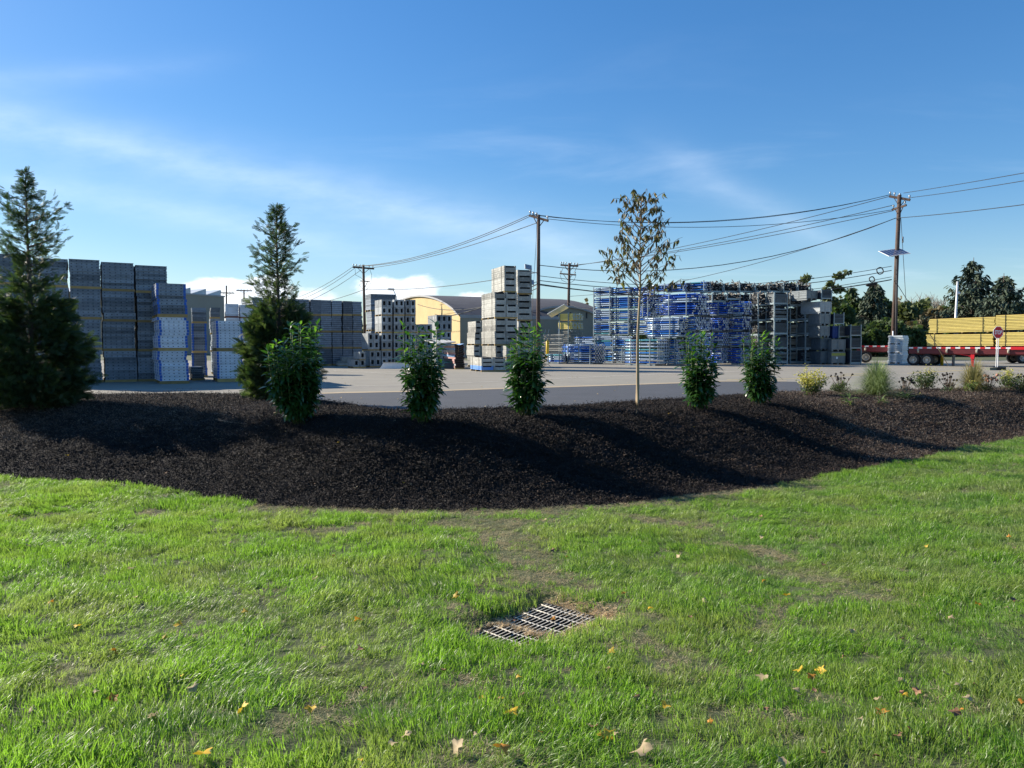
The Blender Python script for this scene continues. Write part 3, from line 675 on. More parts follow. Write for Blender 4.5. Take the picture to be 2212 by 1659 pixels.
rack(1591, 1600, 1622, 717, 750, 'chequered plate cluster beside the fifth laurel', Yd=Y5d - .1, roll='check', posts=(), m=PROPB)
rack(1497, 1503, 1533, 754, 788, 'ground level plate cluster behind the fourth laurel', Yd=P4.y + 1.0, roll='loose', posts=(), z0=0)
rack(1553, 1556, 1588, 752, 787, 'ground level rack of white diamond plates between two laurels', Yd=Y5d - .2, roll='loose', posts=(), m=PROPB, z0=0)
rack(1590, 1600, 1622, 752, 787, 'ground level rack end behind the fifth laurel', Yd=Y5d - .1, roll='check', posts=(), m=PROPB, z0=0)
rack(1540, 1553, 1556, 752, 787, 'dark narrow prop rack at ground level between plate clusters', Yd=Y5d + .2, roll='loose', posts=(), m=PROPB, z0=0)
# yellow beam rack with its solar panel lid
def slats(b, x0, x1, y0, y1, z0, z1, n, jit=.02, mi=0, t=.6):
    for i in range(n):
        z = z0 + (z1 - z0) * i / n; h = (z1 - z0) / n * t
        b.box(x0 + rnd.uniform(-jit, jit), y0 + rnd.uniform(-jit, jit), z, x1 + rnd.uniform(-jit, jit), y1, z + h, mi)
P = hitz(1236, 776); aY = R(-38)
t = thing('beam_rack', (P.x, P.y, 0), aY, 'tall rack with yellow beams above stacked grey bars', 'rack'); Ly = -span(P, 1206, aY); dy_ = span(P, 1259, aY + math.pi / 2)
zz_ = lambda cy: at(1245, Y6(cy), P.y).z
for z0, z1, tag_ in ((zz_(1005), zz_(930), 0), (zz_(905), zz_(830), 1)):
    for r_ in range(4):
        for c_ in range(4):
            b = MB(); hh = (z1 - z0) / 4; dd = dy_ / 4; b.box(-Ly, c_ * dd, 0, 0, c_ * dd + dd * .9, hh * .9, 0); b.box(.001, c_ * dd + .03, .03, .03, c_ * dd + dd * .8, hh * .8, 1)
            b.build('beam', [YEL, GREYM], t, (rnd.uniform(-.05, .08), 0, z0 + r_ * hh))
b = MB(); slats(b, -Ly, 0, 0, dy_, .3, zz_(1020), 16, .03); tag(b.build('bars', [STEELP], t), kind='stuff')
for x in (-Ly * .9, -Ly * .25):
    for y in (-.07, dy_ + .02): b = MB(); b.box(x - .05, y - .05, 0, x + .05, y + .03, zz_(820)); b.build('post', POST, t)
b = MB(); b.box(-1.1, -.6, 0, 1.1, .6, .05, 0); b.box(-1.0, -.5, .05, 1.0, .5, .06, 1)
tag(b.build('solar_panel', [WHITE, mat('solar_glass', (.05, .08, .16), .15, nscale=3)], None, (P.x - 1.5, P.y + 1.0, at(1222, 671, P.y).z), (R(-18), R(-28), R(-20))), 'tilted solar panel above the yellow beam rack', 'solar panel')
# clutter near the yellow bollard
t = thing('bar_pile', tuple(hitz(1201, 781)), R(-38), 'bundled yellow ended bars and leaning ladder frames by the bollard', 'bar pile'); b = MB()
slats(b, -1.5, .8, 0, 1.0, .1, 2.6, 14, .12); b.build('bars', [STEELP], t)
b = MB()
for x in (-1.3, -.9): b.beam((x - .5, -.25, 0), (x + .1, .0, 3.0), .05, .05)
b.build('leaning_pole', POST, t)
P = hitz(1182.5, 781.5); b = MB(); b.tube([(0, 0, 0), (0, 0, 1.92), (0, 0, 2.0)], [.14, .14, .06], 12); tag(b.build('bollard', YPAINT, None, tuple(P)), 'tall yellow bollard behind the third laurel', 'bollard')

# ------------------------------------------------------------------ racks and bins of scaffold parts on the right
TG = R(12)
_GX = lambda cx: 1440 + .191 * cx
def frame_rack(x0, x1, yt, yb, Yd, label, dp=1.3, a=TG, fill='slats', z0=None, m=SCRAP, group='grey racks of scaffold parts', side=True, wild=0.0):
    P = at(x0, yb, Yd)
    if z0 is not None: P.z = z0
    wd = span(P, x1, a); H = at(x0, yt, Yd).z - P.z; t = thing('scaffold_rack', tuple(P), a, label, 'rack', group)
    for x in (0, wd - .09):
        for y in (0, dp - .09): b = MB(); b.box(x, y, 0, x + .09, y + .09, H); b.build('post', POST, t)
    b = MB(); b.box(.09, .01, .10, wd - .09, .08, .24); b.build('rail', POST, t)
    b = MB(); b.box(.01, .09, .10, .08, dp - .09, .24); b.build('rail', POST, t)
    b = MB(); b.box(.09, .09, .2, wd - .09, dp - .09, .23, 0)
    if fill == 'slats':
        n = 9
        for i in range(n):
            z = .26 + (H - .38) * i / n; b.box(.10, .04 + rnd.uniform(-.02, .05), z, wd - .10, dp - .1, z + (H - .38) / n * .62)
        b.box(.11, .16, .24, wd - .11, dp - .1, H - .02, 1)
    elif fill == 'bars':
        for i in range(26):
            z = .3 + (H - .45) * rnd.random(); q = rnd.uniform(-.12, .12) * (wild + .3)
            b.beam((.02 - wild * rnd.random() * .3, rnd.uniform(-.05, dp * .5), z), (wd + wild * rnd.random() * .3, rnd.uniform(-.05, dp * .5), z + q), .07, .06)
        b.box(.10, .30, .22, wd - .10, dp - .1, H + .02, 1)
    elif fill == 'ends':
        for i in range(60):
            x = rnd.uniform(.05, wd - .12); z = rnd.uniform(.28, H - .1); q = rnd.uniform(.04, .09)
            M = Matrix.Translation((x, rnd.uniform(-.22, .05), z)) @ Matrix.Rotation(rnd.uniform(-.6, .6), 4, 'Y'); b.box(-q, 0, -q * .6, q, dp * .8, q * .6, 0, M)
    elif fill == 'messy':
        for i in range(70):
            x = rnd.uniform(-.1, wd); y = rnd.uniform(-.15, dp * .7); z = rnd.uniform(.25, H + .12)
            d = Vector((rnd.uniform(-1, 1), rnd.uniform(-1, 1), rnd.uniform(-.5, .5))).normalized() * rnd.uniform(.12, .4)
            b.beam((x, y, z), (x + d.x, y + d.y, z + d.z), .06, .055)
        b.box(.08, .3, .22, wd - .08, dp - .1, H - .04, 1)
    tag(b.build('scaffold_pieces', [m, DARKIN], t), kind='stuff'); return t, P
Yg = hitz(1690, 787).y
G = 'grey racks of scaffold parts'
tn = ('ground', 'second', 'third', 'fourth', 'fifth')
# two clean rack columns with posts
for (x0, x1, cn) in ((1672, 1702, 'left'), (1739, 1771, 'right')):
    for j, (yt, yb) in enumerate(((757, 788), (725, 756.5), (694, 725), (660.5, 693.5), (631, 660))):
        if cn == 'right' and j == 4: continue
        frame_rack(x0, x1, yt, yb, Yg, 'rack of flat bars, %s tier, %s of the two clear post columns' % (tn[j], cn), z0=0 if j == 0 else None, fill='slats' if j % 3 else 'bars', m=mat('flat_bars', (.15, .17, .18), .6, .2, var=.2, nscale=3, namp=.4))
# recessed columns of messy packs
for (x0, x1, cn, kinds) in ((1637, 1670, 'left', 0), (1706, 1737, 'middle', 0)):
    for j, (yt, yb) in enumerate(((758, 787), (728, 757.5), (697, 727.5), (664, 696), (634, 663))):
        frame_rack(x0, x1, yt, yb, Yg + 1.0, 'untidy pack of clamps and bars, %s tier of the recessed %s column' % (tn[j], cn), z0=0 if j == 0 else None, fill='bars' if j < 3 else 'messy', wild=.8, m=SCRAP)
# the ragged skyline of scaffold scrap
sk = [(1500, 1532, 612), (1533, 1562, 608), (1563, 1596, 611), (1597, 1630, 608), (1631, 1660, 614), (1661, 1690, 611), (1692, 1722, 608), (1723, 1752, 612)]
for i, (x0, x1, yt) in enumerate(sk):
    frame_rack(x0, x1, yt + 2, 634, Yg + 3.4, 'ragged open crate of scaffold frames on the top tier, %s from left' % nm[i], fill='messy', m=SCRAP, dp=1.6, group='open crates along the ragged top')
for i, (x0, x1, yt, yb) in enumerate([(1538, 1568, 635, 655), (1570, 1600, 634, 650), (1626, 1656, 634, 664), (1628, 1640, 665, 700), (1657, 1671, 640, 664)]):
    frame_rack(x0, x1, yt, yb, Yg + 2.2, 'brownish scaffold pack under the ragged top, %s from left' % nm[i], fill='messy', m=SCRAP, dp=1.6, group='open crates along the ragged top')
for i, (x0, x1) in enumerate([(1500, 1535), (1538, 1575), (1578, 1615), (1618, 1650), (1652, 1700), (1702, 1752)]):
    for j, (yt, yb) in enumerate(((760, 786), (730, 759), (698, 729), (666, 697), (636, 665))):
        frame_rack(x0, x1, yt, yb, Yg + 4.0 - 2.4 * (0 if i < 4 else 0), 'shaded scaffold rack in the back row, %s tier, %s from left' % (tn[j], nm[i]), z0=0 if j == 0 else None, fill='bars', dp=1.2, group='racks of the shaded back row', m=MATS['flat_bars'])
def steel_bin(x0, x1, yt, yb, Yd, label, a=TG, dp=1.3, z0=None, m=BIN, louvre=0, stripe=None, tag_=False):
    P = at(x0, yb, Yd)
    if z0 is not None: P.z = z0
    wd = span(P, x1, a); H = at(x0, yt, Yd).z - P.z; t = thing('steel_bin', tuple(P), a, label, 'bin', 'grey steel bins')
    z_ = .14; b = MB()
    if not louvre:
        b.box(.02, .02, z_, wd - .02, dp - .02, H - .03); b.box(0, 0, H - .09, wd, dp, H); b.box(0, 0, z_, wd, dp, z_ + .06)
        for q in (.36, .66): b.box(.0, .0, z_ + (H - z_) * q, wd, dp, z_ + (H - z_) * q + .03)
        for x in (0, wd * .45, wd - .06): b.box(x, -.006, z_ + .065, x + .06, .03, H - .095)
        for y in (dp * .5,): b.box(-.006, y, z_ + .065, .03, y + .06, H - .095)
        b.build('body', m, t)
    else:
        b.box(.02, .08, z_, wd - .02, dp - .02, H - .03); b.build('body', mat('bin_dark', (.02, .025, .04), .7), t)
        n = louvre
        me = MB(); me.box(.07, .0, 0, wd - .07, .07, (H - z_) / n * .42); me = me.mesh('slat', m)
        for i in range(n): ob('slat', me, t, (0, .01, z_ + (H - z_) * (i + .3) / n))
        for x in (0, wd - .07):
            for y in (0, dp - .07): b = MB(); b.box(x, y, 0, x + .07, y + .07, H + .08); b.build('post', POST, t)
        b = MB(); b.box(.07, .0, z_ - .03, wd - .07, .06, z_ + .06); b.build('rail', POST, t)
    if stripe: b = MB(); b.box(-.005, -.012, H - .3, wd + .005, .0, H - .1); b.build('stripe', stripe, t)
    if tag_: b = MB(); b.box(wd * .32, -.012, H * .45, wd * .45, -.004, H * .62); b.build('sign_plate', WHITE, t)
    if not louvre:
        for x in (.05, wd * .5 - .06, wd - .17): b = MB(); b.box(x, .03, 0, x + .12, dp - .03, z_); b.build('foot', m, t)
    return t
Ybn = hitz(1800, 788).y
steel_bin(1771, 1796, 651, 677, Ybn, 'pale bin with sunlit side standing highest but one at right', m=mat('bin_light', (.30, .33, .35), .5, .3, nscale=4, namp=.3), dp=2.0, a=R(24))
steel_bin(1771, 1793.5, 677.5, 703, Ybn, 'grey bin directly under the pale sunlit one', dp=1.6, m=mat('bin_mid', (.16, .185, .20), .5, .3, nscale=4, namp=.3))
steel_bin(1772, 1792, 704, 729, Ybn, 'grey bin third below the pale sunlit one', dp=1.6, m=MATS['bin_mid'])
steel_bin(1772, 1795, 730, 757, Ybn + .3, 'dark green grey bin above the lowest dark bin', dp=1.6)
steel_bin(1772, 1795, 759, 788, Ybn + .3, 'dark lowest bin left of the yellow striped one', dp=1.6, z0=0)
steel_bin(1796, 1826.5, 733, 759, Ybn, 'grey bin standing on the yellow striped bin', m=MATS['bin_mid'])
steel_bin(1796, 1825.5, 760, 788.5, Ybn, 'grey bin with a yellow stripe and small white plate', z0=0, m=MATS['bin_mid'], stripe=mat('dull_yellow', (.33, .33, .07), .6), tag_=True)
steel_bin(1774, 1797.5, 625.5, 648.5, Ybn + .4, 'louvred dark bin at the very top of the right column', louvre=7)
steel_bin(1742, 1766, 627, 648, Ybn + .2, 'plain grey box left of the topmost louvred bin', m=MATS['bin_mid'], dp=1.6, a=R(24))
steel_bin(1801, 1823.5, 677, 703, Ybn + .3, 'louvred dark bin halfway up, nearest the conifers', louvre=7)
steel_bin(1798, 1811, 704, 731, Ybn + .6, 'blue walled bin under the halfway louvred bin', m=mat('bin_blue', (.02, .05, .20), .6, nscale=4))
steel_bin(1811.5, 1834, 704, 731, Ybn + .6, 'mesh sided dark crate right of the blue bin', louvre=9, m=SCRAP)
steel_bin(1827, 1837, 733, 787, Ybn + 1.0, 'dark narrow bin in the gap before the last column', z0=0)
for j, (yt, yb) in enumerate(((757, 787.5), (729.5, 756), (703, 728.5))):
    steel_bin(1837, 1861, yt, yb, Ybn, 'louvred bin of last column before the red trailer, %s tier' % ('ground', 'middle', 'top')[j], louvre=9, z0=0 if j == 0 else None)
# pale stack behind the right utility pole
aP = R(-40); P = hitz(1949, 785.5); Lp = -span(P, 1917, aP); dpp = span(P, 1961, aP + math.pi / 2); zt = at(1949, 724.5, P.y).z
for j, (q0, q1, lb) in enumerate(((0, .36, 'lowest'), (.36, .68, 'middle'), (.68, 1, 'top'))):
    t = thing('panel_stack', (P.x, P.y, zt * q0), aP, 'pale panels in the pillar behind the utility pole, %s third' % lb, 'panel stack', 'pale pillar behind the utility pole')
    h = zt * (q1 - q0); b = MB(); 
    for x in (-Lp, -Lp * .5, -.2): b = MB(); b.box(x, 0, 0, x + .18, dpp, .10); b.build('bearer', STEELB, t)
    for i in range(4):
        pt = (h - .1) / 4; b = MB(); b.box(-Lp, 0, 0, 0, dpp, pt * .55); b.box(-Lp + .03, .03, pt * .55, -.03, dpp - .03, pt - .004); b.build('panel', [mat('white_panel', (.60, .64, .66), .45, .15, var=.1, nscale=3)], t, (rnd.uniform(-.04, .04), 0, .1 + i * pt))
# ------------------------------------------------------------------ buildings
WALLG = mat('beige_wall', (.30, .28, .24), .85, nscale=.5, namp=.1)
WALLY = mat('yellow_stucco', (.55, .41, .20), .85, nscale=.35, namp=.2, dirt=((.48, .38, .22), .6, .60))
WALLN = mat('olive_wall', (.27, .25, .20), .85, nscale=.3, namp=.15)
ROOF = mat('grey_roof', (.085, .08, .085), .8, nscale=.6, namp=.25)
ROOFL = mat('light_roof_fascia', (.33, .33, .34), .7, nscale=.6, namp=.2)
# saw-tooth roofed building far left
t = thing('factory_building', (0, 0, 0), 0, 'far beige block with saw-tooth roof lights behind the left stacks', 'building')
P = at(484, 642, 130); zt = P.z; x1 = P.x; x0 = at(330, 642, 118).x; a_ = math.atan2(12, x1 - x0)
t.location = (x0, 118, 0); t.rotation_euler = (0, 0, math.atan2(12, x1 - x0)); Lb = math.hypot(12, x1 - x0)
b = MB(); b.box(0, 0, 0, Lb, 40, zt); b.build('wall', WALLG, t)
b = MB(); b.box(-.1, -.12, zt, Lb + .1, 40, zt + .25); b.build('cornice', ROOFL, t)
for i in range(6):
    xx = Lb - .4 - i * 3.05; b = MB()
    b.quad([(xx - 3, .3, zt + .25), (xx, .3, zt + .25), (xx, .3, zt + 1.25)], 0); b.quad([(xx, .3, zt + .25), (xx, 38, zt + .25), (xx, 38, zt + 1.25), (xx, .3, zt + 1.25)], 1); b.quad([(xx - 3, .3, zt + .25), (xx, .3, zt + 1.25), (xx, 38, zt + 1.25), (xx - 3, 38, zt + .25)], 0)
    b.build('roof_light', [mat('roof_light', (.50, .54, .58), .5, .2, nscale=1), GREYM], t)
def arch_building(corner, Yd, ang, half, length, eave, rise, label, wallm, sidem, gable_dir=1, windows=0):
    """barrel roofed hall: local x along the gable wall from the corner, y along the long side"""
    t = thing('arched_hall', (corner, Yd, 0), ang, label, 'building'); Wd = 2 * half; n = 20; s = gable_dir
    arc = [(s * Wd * i / n, eave + rise * (1 - (2 * i / n - 1) ** 2) ** .8) for i in range(n + 1)]
    b = MB(); pts = [(0, 0, 0)] + [(x, 0, z) for x, z in arc] + [(s * Wd, 0, 0)]
    b.quad(pts if s < 0 else pts[::-1]); b.build('gable_wall', wallm, t); b = MB(); b.quad([(x, length, z) for x, y, z in pts]); b.build('gable_wall', wallm, t)
    b = MB(); b.quad([(0, 0, 0), (0, 0, eave), (0, length, eave), (0, length, 0)]); b.build('side_wall', sidem, t); b = MB(); b.quad([(s * Wd, 0, 0), (s * Wd, 0, eave), (s * Wd, length, eave), (s * Wd, length, 0)]); b.build('side_wall', sidem, t)
    b = MB()
    for i in range(n):
        (xa, za), (xb, zb) = arc[i], arc[i + 1]
        b.quad([(xa, -.25, za + .12), (xb, -.25, zb + .12), (xb, length + .2, zb + .12), (xa, length + .2, za + .12)])
        b.quad([(xa, -.25, za - .1), (xb, -.25, zb - .1), (xb, -.25, zb + .12), (xa, -.25, za + .12)], 1)
    b.build('roof', [ROOF, ROOFL], t)
    b = MB(); b.box(-.06 * s, 0.02, eave - .25, .06 * s, length, eave + .12); b.build('gutter', ROOFL, t)
    return t, Wd
c = at(994, 760, 86); ze = at(994, 682, 86).z
A1 = R(115)
t, Wd = arch_building(c.x, 86, A1, 18, 20, ze, 3.2, 'pale yellow stuccoed hall with curved gable left of the tower', WALLY, WALLN, 1)
tt = t
# its gable faces left: local x runs away-left, so mirror the long side to the right
t.scale = (1, -1, 1)
b = MB(); b.box(17.6, -.3, ze + .3, 18.4, -.02, ze + 1.5); b.build('vent', GREYM, t)
b = MB(); b.tube([(24.6, -.35, 0), (24.6, -.35, ze + 3.6), (24.6, -.8, ze + 4.6)], .06, 5); b.box(24.3, -1.6, ze + 4.5, 24.9, -.7, ze + 4.75); b.build('flood_light', GREYM, t)
c = at(1128, 760, 92); ze2 = at(1196, 691, 92).z
t, Wd = arch_building(c.x, 92, R(4), 5.0, 30, ze2, 1.65, 'olive hall with low curved gable behind the yellow beam rack', WALLN, WALLN, 1)
for i in range(4): b = MB(); b.box(1.9 + i * 2, -.08, ze2 + .2, 2.05 + i * 2, -.02, ze2 + .95); b.build('louvre', mat('dark_gap', (.03, .03, .035), .8), t)
c = at(1100, 760, 94); b = MB(); t = thing('long_shed', (c.x - 3, 94.5, 0), R(2), 'long olive wall under a dark sloping roof, bearing a small blue number board', 'building'); Lw = at(1214, 760, 94.5).x - c.x + 3
hw = at(1150, 694, 94).z; hr = at(1150, 676, 94).z
b = MB(); b.box(0, 0, 0, Lw, 14, hw); b.build('wall', WALLN, t)
b = MB(); b.quad([(-.3, -.3, hw), (Lw, -.3, hw), (Lw, 7, hr + 1.0), (-.3, 7, hr + 1.0)]); b.quad([(-.3, -.3, hw - .15), (Lw, -.3, hw - .15), (Lw, -.3, hw), (-.3, -.3, hw)]); b.quad([(-.3, 7, hr + 1), (Lw, 7, hr + 1), (Lw, 14.3, hw), (-.3, 14.3, hw)]); b.build('roof', ROOF, t)
c2 = at(1195.5, 723, 94); zb = c2.z; sz = (at(1208, 723, 94).x - c2.x); hs = at(1195, 710.5, 94).z - zb
bd = thing('number_board', (c2.x, 91.4, 0), R(22) * 0, 'small pale blue board with number 39 on the olive wall', 'sign'); s_ = 91.4 / 94; bd.location = (c2.x * s_, 91.4, 0); zb = at(1195.5, 723, 91.4).z
b = MB(); b.box(0, 0, zb, sz, .06, zb + hs); b.build('board', mat('pale_blue_board', (.36, .48, .62), .6), bd)
def text(body, size, m, parent, loc, rot, name='lettering', ext=.004, sx=1.0, bold=0.0):
    cu = bpy.data.curves.new(name, 'FONT'); cu.body = body; cu.size = size; cu.extrude = ext; cu.align_x = 'CENTER'; cu.align_y = 'CENTER'; cu.offset = bold; cu.resolution_u = 3
    q = bpy.data.objects.new(name, cu); COL.objects.link(q); bpy.context.view_layer.update()
    me = bpy.data.meshes.new_from_object(q.evaluated_get(bpy.context.evaluated_depsgraph_get())); bpy.data.objects.remove(q); me.materials.clear(); me.materials.append(m)
    return ob(name, me, parent, loc, rot, (sx, 1, 1))
text('39', hs * .62, mat('board_digits', (.10, .13, .2), .6), bd, (sz / 2, -.02, zb + hs / 2), (R(90), 0, 0))
# olive annex seen between hall and board: signs on gable
# ------------------------------------------------------------------ poles and wires
def wire(p, q, sag, r, label, n=14, name='overhead_wire', group='overhead wires'):
    p = Vector(p); q = Vector(q); b = MB()
    pts = [p.lerp(q, i / n) - Vector((0, 0, sag * 4 * (i / n) * (1 - i / n))) for i in range(n + 1)]
    b.tube(pts, r, 4, cap=False); return tag(b.build(name, WIRE), label, 'wire', group)
def pole(base, top, r0, r1, label, arms, name='utility_pole', m=None):
    """arms: (height fraction, picture x0, picture x1, slope dy px, size, insulators)"""
    t = thing(name, tuple(base), 0, label, 'utility pole'); d = Vector(top) - Vector(base); b = MB()
    b.tube([(0, 0, -.1), tuple(d * .5), tuple(d)], [r0, (r0 + r1) / 2, r1], 12); b.build('trunk', m or POLEW, t)
    for (yy, xa, ya, xb, yb, sz, ins) in arms:
        A = at(xa, ya, base.y + .6) - Vector(base); B = at(xb, yb, base.y - .6) - Vector(base); b = MB(); b.beam(A, B, sz, sz * 1.2)
        mid = (A + B) / 2
        for e in (A, B):
            q = A.lerp(B, .2) if e is A else A.lerp(B, .8); b.beam(q, mid - Vector((0, 0, .75)), .05, .05)
        b.build('crossarm', m or POLEW, t)
        for f in ins:
            q = A.lerp(B, f) + Vector((0, 0, sz * .6)); b = MB(); b.tube([q, q + Vector((0, 0, .10)), q + Vector((0, 0, .16)), q + Vector((0, 0, .3))], [.03, .03, .085, .07], 8); b.build('insulator', GALV, t)
    return t
B1 = hitz(1162.5, 785.5); T1 = at(1163.5, 464, B1.y)
t1 = pole(B1, T1, .17, .13, 'dark wooden utility pole right of the panel tower', [(0, 1144, 465.5, 1184, 477, .16, (.03, .2, .38, .97))])
B4 = hitz(1927.5, 783.5); T4 = at(1943, 421, B4.y)
t4 = pole(B4, T4, .21, .16, 'tall leaning utility pole with solar panel at right', [(0, 1921.5, 424, 1966, 432, .17, (.03, .25, .5, .97)), (0, 1927, 453, 1958, 443, .13, (.1, .9))])
B2 = hitz(789, 771); T2 = at(785, 572, B2.y)
t2 = pole(B2, T2, .2, .15, 'distant utility pole above the hollow box stacks', [(0, 762.5, 577, 807.5, 580.5, .18, (.02, .17, .33, .5, .78, .95)), (0, 779, 607, 798, 608, .10, ())])
B3 = hitz(1226, 771.5); T3 = at(1230, 568.5, B3.y)
t3 = pole(B3, T3, .2, .16, 'distant double armed utility pole left of the young tree', [(0, 1211.5, 572.5, 1248.5, 575, .18, (.03, .15, .3, .6, .8, .97)), (0, 1209.5, 591, 1244, 594, .14, (.05, .95))])
for (px, top, xa, xb, ya, lb) in ((489.5, 617, 474.5, 506, 632.5, 'far thin pole beside the saw-tooth roof'), (527.5, 626, 511, 544.5, 627.5, 'far thin pole above the white stacks')):
    Bf = hitz(px, 759); pole(Bf, at(px - .5, top, Bf.y), .22, .16, lb, [(0, xa, ya, xb, ya + .7, .2, (.1, .3, .7, .9))])
# jumpers on distant poles
def loopwire(parent, pts, r, base, name='jumper_wire'):
    b = MB(); b.tube([tuple(at(x, y, base.y - .3) - Vector(base)) for x, y in pts], r, 4, cap=False); b.build(name, WIRE, parent)
for pts in ([(767, 581), (768, 594), (780, 600), (786, 607)], [(799, 582), (803, 594), (802, 607), (798, 620), (790, 627)], [(786, 608), (776, 616), (785, 626)]): loopwire(t2, pts, .022, B2)
for pts in ([(1217, 577), (1212, 590)], [(1220, 577), (1228, 585)], [(1246, 577), (1240, 590)], [(1210, 594), (1213, 605), (1224, 610)], [(1244, 596), (1240, 606), (1230, 612)]): loopwire(t3, pts, .022, B3)
# hardware on the right pole
b = MB(); C4 = Vector(B4)
def on4(px, py, dy=0): return at(px, py, B4.y + dy)
SG = mat('solar_glass', (.05, .08, .16), .15)
cp = on4(1929, 547) - C4; M = Matrix.Translation(cp + Vector((-.15, -.5, 0))) @ Euler((R(24), R(-8), R(8))).to_matrix().to_4x4()
b = MB(); b.box(-1.0, -.75, 0, 1.0, .75, .04, 0, M); b.build('solar_panel_frame', WHITE, t4)
fr4 = t4.children[-1]
b = MB()
for i in range(6):
    for j in range(4):
        x = -.95 + i * .32; y = -.70 + j * .355; b.box(x, y, .041, x + .30, y + .33, .046, 0, M); b.box(x, y, -.006, x + .3, y + .33, -.001, 1, M)
b.build('solar_cells', [SG, mat('panel_backing', (.06, .07, .12), .5)], t4)
b = MB(); b.beam(on4(1925, 553.5) - C4, on4(1941, 551) - C4, .08, .1); b.build('bracket', GREYM, t4)
b = MB(); b.tube([on4(1929.7, 783.5, -.32) - C4, on4(1929, 715, -.30) - C4], .055, 8); b.build('conduit', WHITE, t4)
b = MB(); b.tube([on4(1935, 783, -.26) - C4, on4(1938, 560, -.24) - C4], .10, 8); b.build('cable_cover', mat('cable_cover', (.03, .03, .035), .7), t4)
b = MB(); M = Matrix.Translation(on4(1922.6, 737, -.24) - C4); b.box(-.06, -.02, -.15, .08, .0, .15, 0, M); b.build('number_tag', WHITE, t4)
# street light box on main pole
for (px, py, sz) in ((1141, 577, 1.0), (1146, 609, 1.0)):
    M = Matrix.Translation(at(px, py, B1.y - .3) - Vector(B1)) @ Euler((R(60), R(10), R(20))).to_matrix().to_4x4(); b = MB(); b.box(-.3, -.22, -.04, .3, .22, .04, 0, M); b.build('flood_light', GREYM, t1)
b = MB(); b.beam(at(1146, 587, B1.y) - Vector(B1), at(1162, 590, B1.y) - Vector(B1), .06, .06); b.beam(at(1146, 613, B1.y) - Vector(B1), at(1162, 608, B1.y) - Vector(B1), .05, .05); b.build('bracket', GREYM, t1)
b = MB(); b.tube([at(1160, 478, B1.y) - Vector(B1), at(1156, 560, B1.y) - Vector(B1), at(1151, 640, B1.y) - Vector(B1), at(1149, 700, B1.y) - Vector(B1)], .018, 4, cap=False); b.build('guy_wire', WIRE, t1)
Y1, Y4, Y2, Y3 = B1.y, B4.y, B2.y, B3.y
wr = .022
wn = 0
def W(p, q, sag, r=wr, lb=''): return wire(at(*p), at(*q), sag, r, lb)
W((1144, 464, Y1), (1922, 421, Y4), 1.35, wr, 'top wire between the two big poles')
W((1150, 463, Y1), (1929, 419, Y4), 1.45, wr, 'second wire between the two big poles, nearly parallel to the top')
W((1184, 473, Y1), (1928, 453, Y4), 1.05, wr, 'wire from right end of main pole crossarm to the lower right arm')
W((1166, 573, Y1), (1935, 471, Y4), 2.0, .03, 'thick wire sagging behind the young tree between poles')
W((1166, 596, Y1), (1926, 575, Y4), 1.2, .024, 'low wire skimming over the scaffold crates')
W((1166, 606, Y1), (1926, 584, Y4), 1.2, .03, 'lower thick wire going behind the stacks')
W((1166, 614, Y1), (1926, 604, Y4), 1.3, .045, 'thickest black cable crossing behind the racks')
W((1166, 616, Y1 + .3), (1926, 598, Y4), 1.25, .022, 'thin cable beside the thickest black one')
W((1248, 573, Y3), (1922, 424, Y4), .5, .028, 'upper of three long wires rising to the right pole')
W((1243, 573, Y3), (1930, 443, Y4), .5, .028, 'middle of three long wires rising to the right pole')
W((1236, 573, Y3), (1930, 455, Y4), .5, .028, 'lower of three long wires rising to the right pole')
W((1232, 640, Y3), (1936, 471, Y4), 1.3, .024, 'thin wire from far pole meeting the right pole below its arms')
W((764, 575, Y2), (1144, 464, Y1), .95, .03, 'upper wire from the distant pole to the main pole')
W((772, 575, Y2), (1150, 465, Y1), 1.0, .03, 'second wire from the distant pole to the main pole')
W((806, 578, Y2), (1158, 482, Y1), .5, .03, 'third wire from the distant pole to the main pole')
W((790, 625, Y2), (1162, 588, Y1), .5, .03, 'lower wire passing before the cumulus cloud')
W((764, 575, Y2), (540, 650, 150), 2.0, .035, 'upper wire running down to the left of the distant pole')
W((768, 578, Y2), (540, 655, 150), 2.2, .035, 'middle wire running down to the left of the distant pole')
W((780, 583, Y2), (540, 658, 150), 2.4, .035, 'lower wire running down to the left of the distant pole')
W((788, 625, Y2), (540, 650, 150), 1.6, .035, 'low wire left of the distant pole')
W((902, 657.5, 95), (1162, 622, Y1), 1.2, .035, 'wire across the yellow gable')
W((977, 681, 84), (1162, 613, Y1), .3, .05, 'thick cable from yellow hall to main pole')
W((1140, 670, 90), (1224, 654, Y3), .8, .03, 'short wire over the olive hall, left of far pole')
W((1140, 675, 90), (1224, 661, Y3), .8, .03, 'second short wire over the olive hall')
W((1228, 654, Y3), (1300, 656, 70), .6, .03, 'short wire over the olive hall, right of far pole')
W((489, 633, hitz(489, 759).y), (600, 640, 150), 1.5, .04, 'far thin wire above the white stacks')
